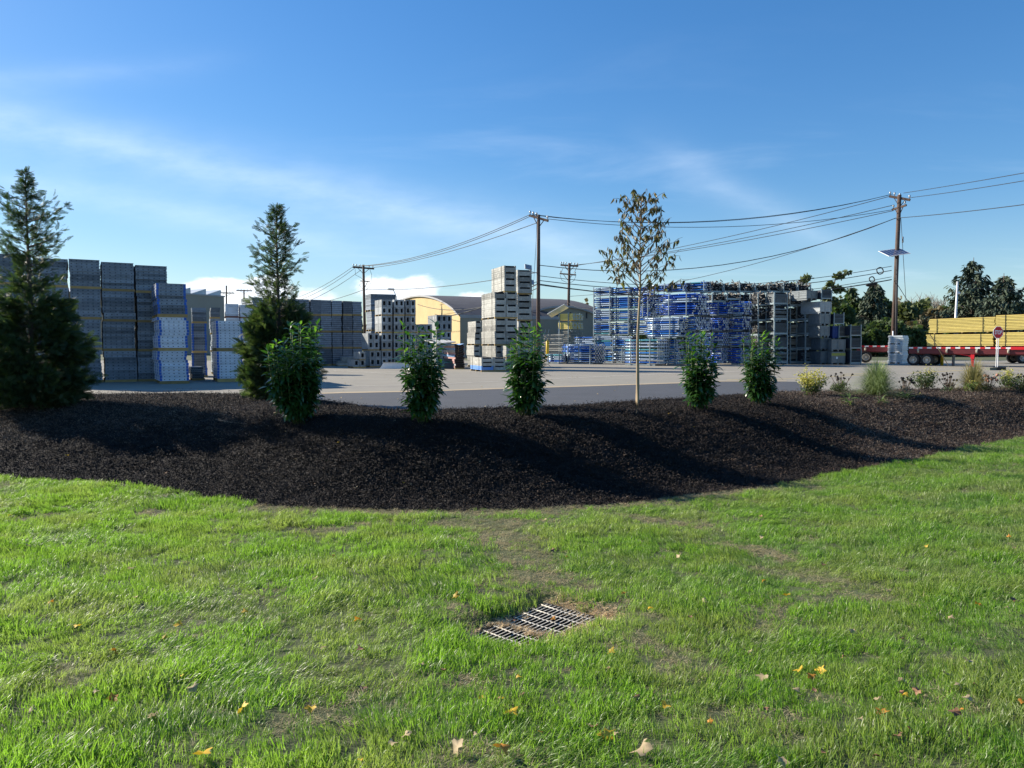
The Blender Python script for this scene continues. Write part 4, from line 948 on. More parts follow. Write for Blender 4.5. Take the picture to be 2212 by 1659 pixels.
# wires off to the right and guys
W((1966, 427, Y4), (2330, 370, 40), .08, wr, 'wire leaving the right pole toward the upper right edge')
W((1952, 417, Y4), (2330, 352, 40), .05, wr, 'topmost wire leaving the right pole to the right edge')
W((1938, 471, Y4), (2330, 426, 42), .1, .026, 'lower wire leaving the right pole to the right edge')
W((1946, 470, Y4), (1957, 650, Y4 + 1), 0, .022, 'long thin guy wire dropping right of the leaning pole')
W((1937, 612, Y4), (1962, 652, Y4 + 6), 0, .03, 'short slanting guy wire right of the leaning pole')
b = MB(); b.tube([(0, 0, 0), (0, 0, .5)], .07, 6); tag(b.build('guy_strain_insulator', GREYM, None, tuple(at(1950, 524, Y4 + .3))), 'small insulator on the long guy wire', 'insulator')
for i, (px, py, rr) in enumerate(((1901, 585, 7), (1883.5, 603.5, 5.6))):
    b = MB(); c0 = at(px, py, Y4 - .2); rad = rr * Y4 / F
    b.tube([c0 + Vector((math.cos(q) * rad, .05 * math.sin(q * 3), math.sin(q) * rad)) for q in [2 * math.pi * k / 20 for k in range(21)]], .05, 5, cap=False)
    b.v = [tuple(Vector(v) - c0) for v in b.v]; tag(b.build('cable_coil', WIRE, None, tuple(c0)), ('round black cable coil hanging on wires, upper right one', 'smaller black cable coil hanging lower left')[i], 'cable coil')
b = MB(); A = at(1870, 617, Y4); Bq = at(1895, 612, Y4); b.tube([(0, 0, 0), tuple((Bq - A) * .2), tuple((Bq - A) * .8), tuple(Bq - A)], [.03, .14, .14, .03], 8); tag(b.build('splice_case', BLACK, None, tuple(A)), 'black splice case on the thick cable', 'cable splice')
# lamp post
Bl = hitz(2059, 789.5); Tl = at(2068.5, 608, Bl.y); t = thing('lamp_post', tuple(Bl), 0, 'slender white steel post standing before the yellow trailer load', 'lamp post'); b = MB()
b.tube([(0, 0, 0), tuple(Tl - Bl)], [.10, .07], 10); b.build('post', mat('white_post', (.62, .64, .66), .45, .2), t)
b = MB(); b.tube([at(2066.5, 634, Bl.y) - Bl, at(2073, 633, Bl.y) - Bl], [.07, .1], 8); b.build('lamp_head', WHITE, t); b = MB(); b.box(-.05, -.12, 2.1, .2, .0, 2.8, 0, Matrix.Translation(((Tl - Bl) * .3).x * Vector((1, 0, 0)))); b.build('control_box', GREYM, t)
W((2070, 621, Bl.y), (2330, 626, 60), .1, .02, 'thin wire from the white post to the right edge')
# bollard with cone
Bb = hitz(2034.5, 789.5)
b = MB(); hb = at(2034, 757, Bb.y).z; b.tube([(0, 0, 0), (0, 0, hb)], .10 * 1.1, 12); tag(b.build('bollard', YPAINT, None, tuple(Bb)), 'yellow steel bollard with a traffic cone on top', 'bollard')
b = MB(); z1 = at(2034, 759, Bb.y).z; z2 = at(2034, 731.5, Bb.y).z; b.tube([(0, 0, 0), (0, 0, .05)], .13, 12); b.tube([(0, 0, .04), (0, 0, (z2 - z1) * .45), (0, 0, z2 - z1)], [.15, .10, .035], 12); b.box(-.30, -.22, -.02, .32, .22, .03)
tag(b.build('traffic_cone', CONE, None, (Bb.x, Bb.y, z1), (R(2), R(-3), R(20))), 'faded yellow traffic cone set on the bollard', 'cone')
# stop sign
Bs = hitz(2153.5, 799.5); t = thing('stop_sign', tuple(Bs), 0, 'red STOP sign on a portable post with black rubber base', 'sign'); Cs = at(2156.3, 718, Bs.y) - Bs
rad = 10.9 * Bs.y / F
oc = [(rad * 1.0 * math.cos(R(22.5 + 45 * i)) * 1.04, rad * math.sin(R(22.5 + 45 * i)) * 1.28) for i in range(8)]
oc = [(x * .96, z) for x, z in oc]
b = MB(); b.quad([(x, 0, z) for x, z in oc]); b.quad([(x, .02, z) for x, z in reversed(oc)])
for i in range(8): p, q = oc[i], oc[(i + 1) % 8]; b.quad([(p[0], 0, p[1]), (p[0], .02, p[1]), (q[0], .02, q[1]), (q[0], 0, q[1])])
b.build('border', WHITE, t, tuple(Cs), (0, 0, R(-6)))
b = MB(); b.quad([(x * .9, -.004, z * .92) for x, z in oc]); pn = b.build('sign_plate', REDB, t, tuple(Cs), (0, 0, R(-6)))
text('STOP', .40, WHITE, pn, (0, -.008, -.01), (R(90), 0, 0), sx=.47, bold=.012).scale = (.43, .86, 1)
b = MB()
for x in (-.05, .05): b.beam((x, .02, .05), (Cs.x + x, .03, Cs.z - rad * .9), .035, .03)
b.build('post', WHITE, t)
b = MB(); b.box(-.12, -.22, 0, .42, .22, .19); b.build('base', BLACK, t); b = MB(); b.box(-.55, -.18, 0, -.13, .22, .16); b.build('sand_base', mat('dull_olive', (.12, .13, .10), .8), t)
# ------------------------------------------------------------------ trailers
def wheel(parent, loc, r, wdt):
    b = MB(); n = 24; prof = [(r * .80, -wdt / 2), (r * .97, -wdt / 2 + .02), (r, -wdt * .3), (r, wdt * .3), (r * .97, wdt / 2 - .02), (r * .80, wdt / 2)]
    prof = [(r * .60, -wdt / 2 + .02)] + prof + [(r * .60, wdt / 2 - .02)]
    for i in range(n):
        t0, t1 = 2 * math.pi * i / n, 2 * math.pi * (i + 1) / n
        for (ra, ya), (rb, yb) in zip(prof, prof[1:]):
            b.quad([(ra * math.cos(t0), ya, ra * math.sin(t0)), (rb * math.cos(t0), yb, rb * math.sin(t0)), (rb * math.cos(t1), yb, rb * math.sin(t1)), (ra * math.cos(t1), ya, ra * math.sin(t1))], 0, True)
    w_ = b.build('wheel', TYRE, parent, loc)
    b = MB(); prof = [(r * .60, -wdt / 2 + .015), (r * .56, -wdt / 2 + .0), (r * .52, -wdt / 2 + .05), (r * .44, -wdt * .05), (r * .2, -wdt * .0), (r * .17, -wdt * .35), (0.001, -wdt * .38)]
    for i in range(n):
        t0, t1 = 2 * math.pi * i / n, 2 * math.pi * (i + 1) / n
        for (ra, ya), (rb, yb) in zip(prof, prof[1:]):
            b.quad([(ra * math.cos(t0), ya, ra * math.sin(t0)), (rb * math.cos(t0), yb, rb * math.sin(t0)), (rb * math.cos(t1), yb, rb * math.sin(t1)), (ra * math.cos(t1), ya, ra * math.sin(t1))], 0, False)
    for k in range(10):
        q = 2 * math.pi * k / 10; b.box(r * .32 * math.cos(q) - .015, -wdt * .12, r * .32 * math.sin(q) - .015, r * .32 * math.cos(q) + .015, -wdt * .0, r * .32 * math.sin(q) + .015)
    b.build('rim', RIM, w_); return w_
def trailer(P, a, Lt, wheels, label, legs=None, zd=1.35, rw=.45):
    t = thing('flatbed_trailer', tuple(P), a, label, 'trailer', 'red flatbed trailers')
    b = MB(); b.box(0, 0, zd - .12, Lt, 2.5, zd); b.build('deck', REDM, t)
    n = int(Lt / .62); b = MB(); 
    for i in range(n): b.box(i * .62, -.012, zd - .125, i * .62 + .31, -.002, zd - .015, 0); b.box(i * .62 + .31, -.012, zd - .125, i * .62 + .62, -.002, zd - .015, 1)
    tag(b.build('reflective_stripe', [WHITE, REDB], t), kind='stuff')
    b = MB(); b.box(.1, .35, zd - .58, Lt, .45, zd - .12); b.box(.1, 2.05, zd - .58, Lt, 2.15, zd - .12)
    b.box(0, .02, zd - .5, Lt, .08, zd - .125)
    for i in range(int(Lt / 1.2)): b.box(.4 + i * 1.2, .09, zd - .30, .48 + i * 1.2, 2.4, zd - .13)
    b.build('frame', REDM, t)
    for x in wheels:
        for y in (.02, 1.98): wheel(t, (x, y + .25, rw), rw, .5)
    for x in wheels: b = MB(); b.tube([(x, .3, rw), (x, 2.2, rw)], .08, 8); b.build('axle', BLACK, t)
    for i in range(int(Lt / 1.9)): b = MB(); b.box(.6 + i * 1.9, -.10, zd - .30, .72 + i * 1.9, .01, zd - .13); b.tube([(.66 + i * 1.9, -.08, zd - .22), (.66 + i * 1.9, -.02, zd - .42)], .07, 6); b.build('strap_winch', mat('winch', (.42, .38, .30), .7), t)
    if legs:
        b = MB(); b.box(legs, .25, .55, legs + .22, .45, zd - .1, 0); b.box(legs + .04, .29, .0, legs + .18, .41, .55, 0); b.box(legs - .05, .2, 0, legs + .27, .5, .05, 0); b.beam((legs, .35, .75), (legs - 1.9, .35, zd - .45), .07, .07); b.build('landing_gear', REDB, t)
    return t
aT = R(-44)
Pq = hitz(1962, 789.5); wx1 = hitz(1971, 791); 
trl = trailer((Pq.x, Pq.y, 0), aT, 15.5, [], 'nearer red flatbed trailer loaded with yellow beams', legs=None, zd=1.40)
def on_trailer(px, P, a): return span(Vector((P.x, P.y, .5)), px, a)
w1, w2 = on_trailer(1972, Pq, aT), on_trailer(2001.5, Pq, aT)
for x in (w1, w2):
    for y in (.27, 2.23): wheel(trl, (x, y, .44), .44, .5)
lg = on_trailer(2096, Pq, aT)
b = MB(); b.box(lg, .05, .55, lg + .22, .28, 1.0); b.box(lg + .04, .09, .0, lg + .18, .22, .55); b.box(lg - .05, .0, 0, lg + .27, .3, .05); b.beam((lg, .15, .75), (lg - 1.6, .15, 1.05), .07, .07); b.build('landing_gear', REDB, trl)
rb = on_trailer(2183, Pq, aT); b = MB(); b.box(rb, -.10, 1.22, rb + .9, -.02, 1.42); b.build('bulkhead_plate', REDB, trl)
P0 = hitz(1850, 783.5); aT0 = R(-24)
tr0 = trailer((P0.x, P0.y, 0), aT0, on_trailer(1945, P0, aT0) , [], 'farther red flatbed trailer behind the louvred bins', zd=1.5)
wheel(tr0, (on_trailer(1870, P0, aT0), .27, .5), .5, .5); wheel(tr0, (on_trailer(1870, P0, aT0), 2.2, .5), .5, .5)
# third trailer, dark, behind the second
P5 = hitz(2140, 788.0); t5 = trailer((P5.x + 2, P5.y + 4.5, 0), R(-14), 16, [3.2, 4.6, 12.5], 'dark trailer in shade behind the STOP sign', zd=1.25)
# loads
def load(x0, x1, z0, n, lt, label, slope=0.0, y0=.15, dp=2.1):
    a, bq = on_trailer(x0, Pq, aT), on_trailer(x1, Pq, aT)
    c = Vector((Pq.x, Pq.y, 0)) + Vector((math.cos(aT), math.sin(aT), 0)) * a + Vector((-math.sin(aT), math.cos(aT), 0)) * y0
    t = thing('beam_load', (c.x, c.y, z0), aT, label, 'beam bundle', 'yellow beam loads on the trailer'); t.rotation_euler = Euler((0, -slope, aT)); Lg = bq - a
    me = MB(); me.box(0, 0, 0, Lg, dp, lt * .72, 0); me.box(.03, .04, lt * .72, Lg - .03, dp - .03, lt * .99, 1); me = me.mesh('beam', [YEL, mat('beam_web', (.14, .08, .02), .8)])
    for i in range(n): ob('beam', me, t, (rnd.uniform(-.05, .05), rnd.uniform(-.012, .012), .08 + i * lt))
    b = MB()
    for x in (.3, Lg * .5, Lg - .5): b.box(x, 0, 0, x + .1, dp, .08)
    b.build('bearer', WOOD, t)
    b = MB()
    for x in (.12 * Lg, .82 * Lg): b.box(x, -.02, .0, x + .035, -.006, .09 + n * lt); b.box(x, -.02, .09 + n * lt, x + .035, dp, .10 + n * lt)
    b.build('strap', BLACK, t)
    return t, Lg
YL = Pq.y
zA = 1.41; lt = .105
load(1999, 2142, zA, 8, lt, 'lower left bundle of yellow beams on the red trailer')
load(2004, 2146, zA + .08 + 8 * lt + .03, 10, lt * .98, 'upper left bundle of yellow beams, weathered grey yellow', slope=R(.9))
load(2148, 2330, zA, 9, lt, 'lower bundle of yellow beams behind the STOP sign')
load(2147, 2330, zA + .10 + 9 * lt + .05, 10, lt, 'upper bundle of yellow beams above the STOP sign', slope=R(.9))
b = MB(); b.beam(at(2009, 722, Pq.y - 2) , at(2048, 789, Pq.y - 2.4), .06, .04); b.v = [tuple(Vector(v) - Vector((at(2009, 722, Pq.y - 2)))) for v in b.v]
tag(b.build('lashing_strap', mat('old_strap', (.20, .15, .08), .8), None, tuple(at(2009, 722, Pq.y - 2))), 'loose tan strap slanting from the beam load to the ground', 'strap')
# ------------------------------------------------------------------ trees behind
LF = {}
def leafcloud(name, blobs, n, size, m, parent, seed, flat=.5):
    """leaf-sized faces spread through lumpy volumes; blobs = (x, y, z, rx, ry, rz)"""
    g = np.random.default_rng(seed); bl = np.array(blobs, float); vol = bl[:, 3] * bl[:, 4] * bl[:, 5]; k = g.choice(len(bl), n, p=(vol ** .75) / (vol ** .75).sum())
    d = g.normal(size=(n, 3)); d /= np.linalg.norm(d, axis=1, keepdims=True); r = g.random(n) ** (1 / 2.2)
    r = r * (1 + .25 * np.sin(d[:, 0] * 7 + k) * np.cos(d[:, 2] * 6 + k * 2))
    C = bl[k, :3] + d * r[:, None] * bl[k, 3:]
    dirs = g.normal(size=(n, 3)) + d * .8 - np.array([0, 0, .3]); s = size * g.uniform(.5, 1.4, n)
    bv = np.array([(-.5, 0, 0), (.5, .1, .05), (.6, .9, 0), (-.4, 1.1, .1)]); bf = np.array([(0, 1, 2, 3)])
    V, Fc = replicate(bv, bf, rotm(dirs, g.uniform(0, 6.28, n), s), C)
    return ob(name, npmesh(name, V, Fc, m), parent)
FG = [mat('leaf_dark', (.060, .095, .032), .7, nscale=.25, namp=.35, trans=(.09, .15, .03), tw=.35), mat('leaf_mid', (.11, .14, .05), .7, nscale=.25, namp=.35, trans=(.10, .13, .03), tw=.3),
      mat('leaf_autumn', (.16, .135, .07), .7, nscale=.25, namp=.35, trans=(.14, .11, .04), tw=.3), mat('needle_dark', (.045, .068, .038), .75, nscale=.4, namp=.3)]
BARK = mat('bark', (.10, .08, .065), .9, nscale=3, namp=.3)
def round_tree(px, top, bot_px, wpx, Yd, mi, label, n=3500, group='trees beyond the yard'):
    P = at(px, 760, Yd); P.z = -.1; H = at(px, top, Yd).z; wd = wpx * Yd / F; t = thing('tree', tuple(P), 0, label, 'tree', group); sd_ = rnd.randrange(9999); g = random.Random(sd_)
    b = MB(); b.tube([(0, 0, 0), (.1, 0, H * .3), (0, .1, H * .7)], [.28, .2, .07], 7)
    bl = [(0, 0, H * .55, wd * .42, wd * .42, H * .42)]
    for i in range(9):
        q = g.uniform(0, 6.28); rr = g.uniform(.15, .40) * wd; z = g.uniform(.25, .86) * H; s = g.uniform(.14, .26); bl.append((math.cos(q) * rr * (1.2 - z / H * .6), math.sin(q) * rr, z, wd * s, wd * s, min(H * .2, wd * s * 1.1)))
        b.tube([(0, 0, z * .5), (math.cos(q) * rr * .6, math.sin(q) * rr * .6, z * .85), (math.cos(q) * rr, math.sin(q) * rr, z)], [.1, .06, .02], 5)
    b.build('trunk', BARK, t); leafcloud('crown', bl, n, .42 * Yd / 110, FG[mi], t, sd_); return t
def conifer(px, top, wpx, Yd, label, n=26, droop=.35, seed=1, name='spruce_tree', gap=1.0, bare=0.0, m=None):
    P = at(px, 760, Yd); P.z = -.1; H = at(px, top, Yd).z + .1; wd = wpx * Yd / F / 2; t = thing(name, tuple(P), 0, label, 'tree', 'conifers beyond the trailers'); g = np.random.default_rng(seed)
    b = MB(); b.tube([(0, 0, 0), (0, 0, H * .5), (0, 0, H)], [.35, .2, .03], 8)
    C, D, S = [], [], []
    for i in range(n):
        f = (i + .5) / n; z = H * (.12 + .86 * f); rad = wd * (1 - f) ** .72 * g.uniform(.75, 1.12) + .25
        for k in range(7 if f < .8 else 5):
            q = g.uniform(0, 6.28); d = np.array([math.cos(q), math.sin(q), 0]); ln = rad * g.uniform(.7, 1.15); m_ = int(10 + ln * 9)
            tip = g.uniform(.04, .22)
            b.tube([(0, 0, z), tuple(d * ln * .6 + np.array([0, 0, z - droop * ln * .35])), tuple(d * ln + np.array([0, 0, z - droop * ln * .3 + tip * ln]))], [.05, .03, .01], 4, cap=False)
            u = g.random(m_) ** .8; zc = z - droop * ln * .9 * u * (1 - u) * 2.2 + tip * ln * u ** 3 - droop * ln * .25 * u
            side = g.normal(size=m_) * .16 * ln * (.4 + u * .6)
            pos = d[None] * (u * ln)[:, None] + np.array([-d[1], d[0], 0])[None] * side[:, None]; pos[:, 2] = zc - abs(g.normal(size=m_)) * .22
            C.append(pos); D.append(d[None] * .6 + g.normal(size=(m_, 3)) * .35 - np.array([0, 0, .7])); S.append(g.uniform(.35, .8, m_) * Yd / 110)
    C = np.concatenate(C); D = np.concatenate(D); S = np.concatenate(S)
    bv = np.array([(-.22, 0, 0), (.22, 0, 0), (.16, .8, .06), (-.05, 1.15, 0)]); bf = np.array([(0, 1, 2, 3)])
    V, Fc = replicate(bv, bf, rotm(D, g.uniform(0, 6.28, len(C)), S), C)
    b.build('trunk', BARK, t); ob('crown', npmesh('crown', V, Fc, m or FG[3]), t); return t
conifer(2097, 556, 205, 105, 'tall open spruce with drooping boughs above the lamp post', n=24, droop=.30, seed=3)
conifer(2163, 590, 180, 100, 'second broad spruce at the right, denser and lower', n=24, droop=.3, seed=4)
conifer(1886, 606, 95, 108, 'narrow dark conifer left of the leaning pole', n=24, droop=.12, seed=5)
conifer(1835, 616, 60, 112, 'thin pointed conifer left of the dark one', n=20, droop=.05, seed=6, m=FG[0])
lb = ['bushy green tree just right of the louvred bins', 'dense green tree under the thin conifer', 'tree with dark foliage left of the leaning pole', 'dull olive tree right behind the leaning pole', 'greyish olive round tree between pole and beams', 'small autumn toned tree above the left end of beams', 'broad dark tree left of the tall spruce', 'dark tree mass under the tall spruce', 'dark green tree between both spruces', 'wide dark tree under the right spruce', 'tree cut by the right edge of the photo', 'light green low bush behind the pale pillar', 'brown green tree just right of the pole base', 'pale grey-green tree in the gap far behind', 'dark low tree behind the far trailer']
for i, (px, top, w_, Yd, mi) in enumerate(((1815, 650, 60, 104, 0), (1850, 646, 62, 112, 0), (1893, 636, 70, 116, 0), (1957, 652, 60, 112, 1), (1990, 650, 66, 118, 1), (2020, 664, 60, 108, 2), (2045, 652, 70, 112, 0), (2085, 640, 90, 116, 0), (2125, 640, 80, 112, 0), (2170, 645, 90, 110, 0), (2215, 640, 80, 112, 2), (1948, 712, 30, 98, 1), (1975, 690, 70, 104, 2), (1935, 650, 60, 135, 2), (1905, 690, 90, 100, 0))):
    round_tree(px, top, 0, w_, Yd, mi, lb[i], n=3800 if w_ > 40 else 900)
# background belt so the wood reads dense low down
for i, px in enumerate(range(1800, 2330, 42)): round_tree(px, 694 + (i % 3) * 5, 0, 74, 99 + (i % 2) * 3, (0, 1, 0, 2)[i % 4], 'shadowy understorey tree behind the trailers, %s from the left' % ('first second third fourth fifth sixth seventh eighth ninth tenth eleventh twelfth thirteenth fourteenth'.split()[i]), n=1700, group='understorey trees behind the trailers')
round_tree(1164, 656, 0, 34, 125, 2, 'small autumn tree seen left of the main pole', n=1800)
round_tree(1262, 652, 0, 50, 125, 2, 'olive tree behind the arched olive hall', n=2600)
round_tree(1250, 660, 0, 40, 128, 1, 'second olive tree behind the arched hall, farther left', n=1800)
round_tree(556, 668, 0, 24, 120, 1, 'scrap of green tree behind the second evergreen', n=900)
# pine behind the grey racks and bare trees
def pine(px, top, w_, Yd, label, seed, lean=.3):
    P = at(px, 760, Yd); P.z = -.1; H = at(px, top, Yd).z; t = thing('pine_tree', tuple(P), 0, label, 'tree', 'pines behind the grey racks'); g = random.Random(seed); b = MB(); wd = w_ * Yd / F
    b.tube([(0, 0, 0), (0, 0, H * .6), (lean, 0, H * .97)], [.3, .2, .04], 7); bl = []
    for i in range(16):
        z = H * g.uniform(.62, 1); q = g.choice((0, 3.14)) + g.uniform(-.7, .7); ln = wd * .5 * g.uniform(.3, 1.0); e = (math.cos(q) * ln + lean * z / H, math.sin(q) * ln, z + ln * .25)
        b.tube([(lean * z / H, 0, z - ln * .15), e], [.05, .02], 4); bl.append((*e, .38, .35, .22)); bl.append((e[0] * .6, e[1] * .6, z + .1, .3, .3, .18))
    b.build('trunk', BARK, t); leafcloud('crown', bl, 1100, .24, FG[1], t, seed)
pine(1783, 590, 40, 82, 'leggy pine rising behind the topmost louvred bin', 11, 1.0)
pine(1728, 598, 40, 80, 'lower leggy pine behind the ragged crates', 12, -.3)
def bare(px, top, Yd, label, seed):
    P = at(px, 760, Yd); P.z = -.1; H = at(px, top, Yd).z; t = thing('bare_tree', tuple(P), 0, label, 'tree', 'bare trees far behind the pole'); g = random.Random(seed); b = MB()
    b.tube([(0, 0, 0), (0, 0, H * .6)], [.3, .16], 6)
    for i in range(22):
        q = g.uniform(0, 6.28); z = H * g.uniform(.35, .7); sp = g.uniform(.08, .28) * H; e = Vector((math.cos(q) * sp, math.sin(q) * sp, H * g.uniform(.82, 1)))
        s = Vector((0, 0, z)); m_ = s.lerp(e, .5) + Vector((math.cos(q) * .4, 0, 0)); b.tube([s, m_, e], [.09, .06, .03], 4, cap=False)
        for k in range(5): f = g.uniform(.3, .9); p = m_.lerp(e, f); b.tube([p, p + Vector((g.uniform(-1, 1), g.uniform(-1, 1), g.uniform(.6, 1.8))) * .9], [.04, .018], 3, cap=False)
    b.build('branches', mat('bare_twigs', (.20, .17, .14), .9), t)
for i, px in enumerate((1945, 1982, 2005, 2022, 1962)): bare(px, (652, 640, 646, 642, 650)[i], 150 + i, 'grey leafless tree far behind, %s' % ('beside the leaning pole', 'second right of the pole', 'in the middle of the gap', 'nearest the tall spruce', 'first right of the pole')[i], i)
# far wood line closing the horizon
g_ = np.random.default_rng(5); bl = [(x, 210 + g_.uniform(-8, 8), g_.uniform(1.5, 4), 9, 5, g_.uniform(3.5, 6)) for x in np.arange(-260, 300, 9)]
t = leafcloud('far_wood', bl, 26000, 1.1, FG[1], None, 6); tag(t, 'far line of mixed wood closing the horizon', 'wood', kind='stuff')
# ------------------------------------------------------------------ plants of the bed
LAUR = mat('laurel_leaf', (.038, .090, .024), .25, spec=.6, nscale=6, namp=.25, var=.25, trans=(.05, .16, .015), tw=.30)
LAURY = mat('laurel_young_leaf', (.060, .135, .022), .28, spec=.6, nscale=6, namp=.2, var=.2, trans=(.18, .42, .03), tw=.42)
STEMG = mat('green_stem', (.12, .17, .05), .6, nscale=8, namp=.2)
TWIG = mat('twig', (.14, .10, .07), .8, nscale=8, namp=.3)
def leaf_mesh(name, ln, wd, curl, m, fold=.18, seg=5, tipdown=.0):
    V = []; Fc = []
    for i in range(seg + 1):
        u = i / seg; hw = wd / 2 * math.sin(math.pi * min(1, (.06 + u * .94)) ** .85) ** .8 if 0 < i < seg else (wd * .06 if i == 0 else .001)
        y = ln * u * (1 - abs(curl) * u * .15); z = -curl * ln * u * u
        V += [(-hw, y, z + hw * fold), (0, y, z), (hw, y, z + hw * fold)]
    for i in range(seg):
        a = i * 3; Fc += [(a, a + 1, a + 4, a + 3), (a + 1, a + 2, a + 5, a + 4)]
    return npmesh(name, V, Fc, m, smooth=True), np.array(V), np.array(Fc)
LM = [leaf_mesh('leaf', .185, .070, c, LAUR) for c in (.15, .35, .6)]; LMY = [leaf_mesh('leaf', .150, .046, c, LAURY) for c in (.1, .3, .5)]
def euler_from(d, roll):
    d = Vector(d).normalized(); up = Vector((0, 0, 1)); a = d.cross(up)
    if a.length < .05: a = Vector((1, 0, 0))
    a.normalize(); c = a.cross(d); M = Matrix((a, d, c)).transposed(); M = M @ Matrix.Rotation(roll, 3, 'Y'); return M.to_euler()
def laurel(px, py, top, xl, xr, label, seed, dense=1.0):
    g = random.Random(seed); P = hit(px, py); H = at(px, top, P.y).z - P.z; rw = (xr - xl) / F * P.y / 2 * .98; off = ((xl + xr) / 2 - px) / F * P.y
    t = thing('laurel_shrub', tuple(P), 0, label, 'shrub', 'young laurel shrubs planted in the mulch'); leaves = []; ns = int(18 * dense)
    for s in range(ns):
        q = 2 * math.pi * (s + g.random() * .7) / ns; rr = rw * (g.uniform(.25, .92) if s else .1); hh = H * (g.uniform(.60, 1.0) if s > 3 else g.uniform(.9, 1.02))
        bx, by = math.cos(q) * .07, math.sin(q) * .07; tx, ty = math.cos(q) * rr + off, math.sin(q) * rr * .85
        pts = [Vector((bx, by, -.03)), Vector((bx + (tx - bx) * .74, by + (ty - by) * .74, hh * .33)), Vector((tx * .95, ty * .95, hh * .72)), Vector((tx, ty, hh * .97))]
        b = MB(); b.tube(pts, [.011, .009, .007, .004], 5); b.build('stem', STEMG, t)
        nl = int(34 * dense)
        for i in range(nl):
            u = .12 + .88 * (i + g.random() * .5) / nl; k = min(2, int(u * 3)); f = u * 3 - k; p = pts[k].lerp(pts[k + 1], f)
            w_ = i * 2.4 + g.uniform(-.4, .4); el = -.60 + 1.2 * u + g.uniform(-.35, .3)
            if u > .95: el = g.uniform(.7, 1.2)
            d = (math.cos(w_) * math.cos(el), math.sin(w_) * math.cos(el), math.sin(el)); y = (u > .88 and g.random() < .6) or g.random() < .05
            leaves.append((p + Vector(d) * .01, d, g.uniform(-.5, .5), g.uniform(.75, 1.15) * (1.0 if u > .2 else .85), y))
        # side twigs fill the middle of the shrub
        for i in range(int(9 * dense)):
            u = g.uniform(.15, .6); k = min(2, int(u * 3)); p = pts[k].lerp(pts[k + 1], u * 3 - k); w_ = g.uniform(0, 6.28); e = p + Vector((math.cos(w_), math.sin(w_), .7)) * g.uniform(.08, .20)
            for j in range(6): w2 = j * 2.4; el = g.uniform(-.4, .6); d = (math.cos(w2) * math.cos(el), math.sin(w2) * math.cos(el), math.sin(el)); leaves.append((p.lerp(e, (j + 1) / 6), d, g.uniform(-.5, .5), g.uniform(.7, 1.1), g.random() < .04))
    leaves.sort(key=lambda l: l[0].y)
    for (p, d, r, s, y) in leaves[:300]: ob('leaf', g.choice(LMY if y else LM)[0], t, p, euler_from(d, r), s)
    rest = leaves[300:]
    for sel, lm, nm_ in ((False, LM[1], 'foliage'), (True, LMY[1], 'young_foliage')):
        rr = [l for l in rest if l[4] == sel]
        if not rr: continue
        Ms = rotm(np.array([l[1] for l in rr]), np.array([l[2] for l in rr]), [l[3] for l in rr]); V, Fc = replicate(lm[1], lm[2], Ms, np.array([tuple(l[0]) for l in rr]))
        tag(ob(nm_, npmesh(nm_, V, Fc, LAURY if sel else LAUR, smooth=True), t), kind='stuff')
laurel(648, 917, 690, 567, 716, 'largest leafy laurel, in front of the second evergreen', 21, 1.35)
laurel(915, 915, 693, 862, 972, 'second laurel from the left, before the hollow box stacks', 22, 1.0)
laurel(1133, 902, 699, 1078, 1196, 'third laurel from the left, in front of the panel tower', 23, 1.0)
laurel(1508, 887, 710, 1464, 1553, 'fourth laurel from the left, right of the young tree', 24, .95)
laurel(1641, 876, 717, 1598, 1684, 'fifth laurel from the left, beside the yellow shrub', 25, .95)
# ---- evergreens
THU = mat('arborvitae_spray', (.032, .062, .022), .6, nscale=1.3, namp=.35, trans=(.06, .12, .02), tw=.30)
THU2 = mat('arborvitae_light_spray', (.055, .085, .03), .6, nscale=1.3, namp=.3, trans=(.13, .20, .04), tw=.35)
def spray_geo():
    V = []; Fc = []
    def strip_(p, d, ln, w_):
        n = np.array([-d[1], d[0], 0]); p = np.array(p); a = len(V); V.extend([p - n * w_, p + n * w_, p + d * ln * .6 + n * w_ * .8, p + d * ln * .6 - n * w_ * .8, p + d * ln]); Fc.append((a, a + 1, a + 2, a + 3)); Fc.append((a + 3, a + 2, a + 4, a + 4))
    strip_((0, 0, 0), np.array([0, 1., 0]), 1, .018)
    for i in range(7):
        u = .12 + i * .12
        for s in (-1, 1):
            d = np.array([s * .62, .78, 0]); l_ = .42 * (1 - u * .72); strip_((0, u, .02 * s), d, l_, .020)
            for k in (.4, .7): p = np.array([0, u, 0]) + d * l_ * k; d2 = np.array([s * .15, .98, 0]); strip_(tuple(p), d2, l_ * .38, .015)
            if u < .6: p = np.array([0, u, 0]) + d * l_ * .5; strip_(tuple(p), np.array([s * .95, .3, 0]), l_ * .3, .014)
    V = np.array(V); V[:, 2] -= .25 * V[:, 1] ** 2; return V, np.array(Fc)
SV, SF = spray_geo()
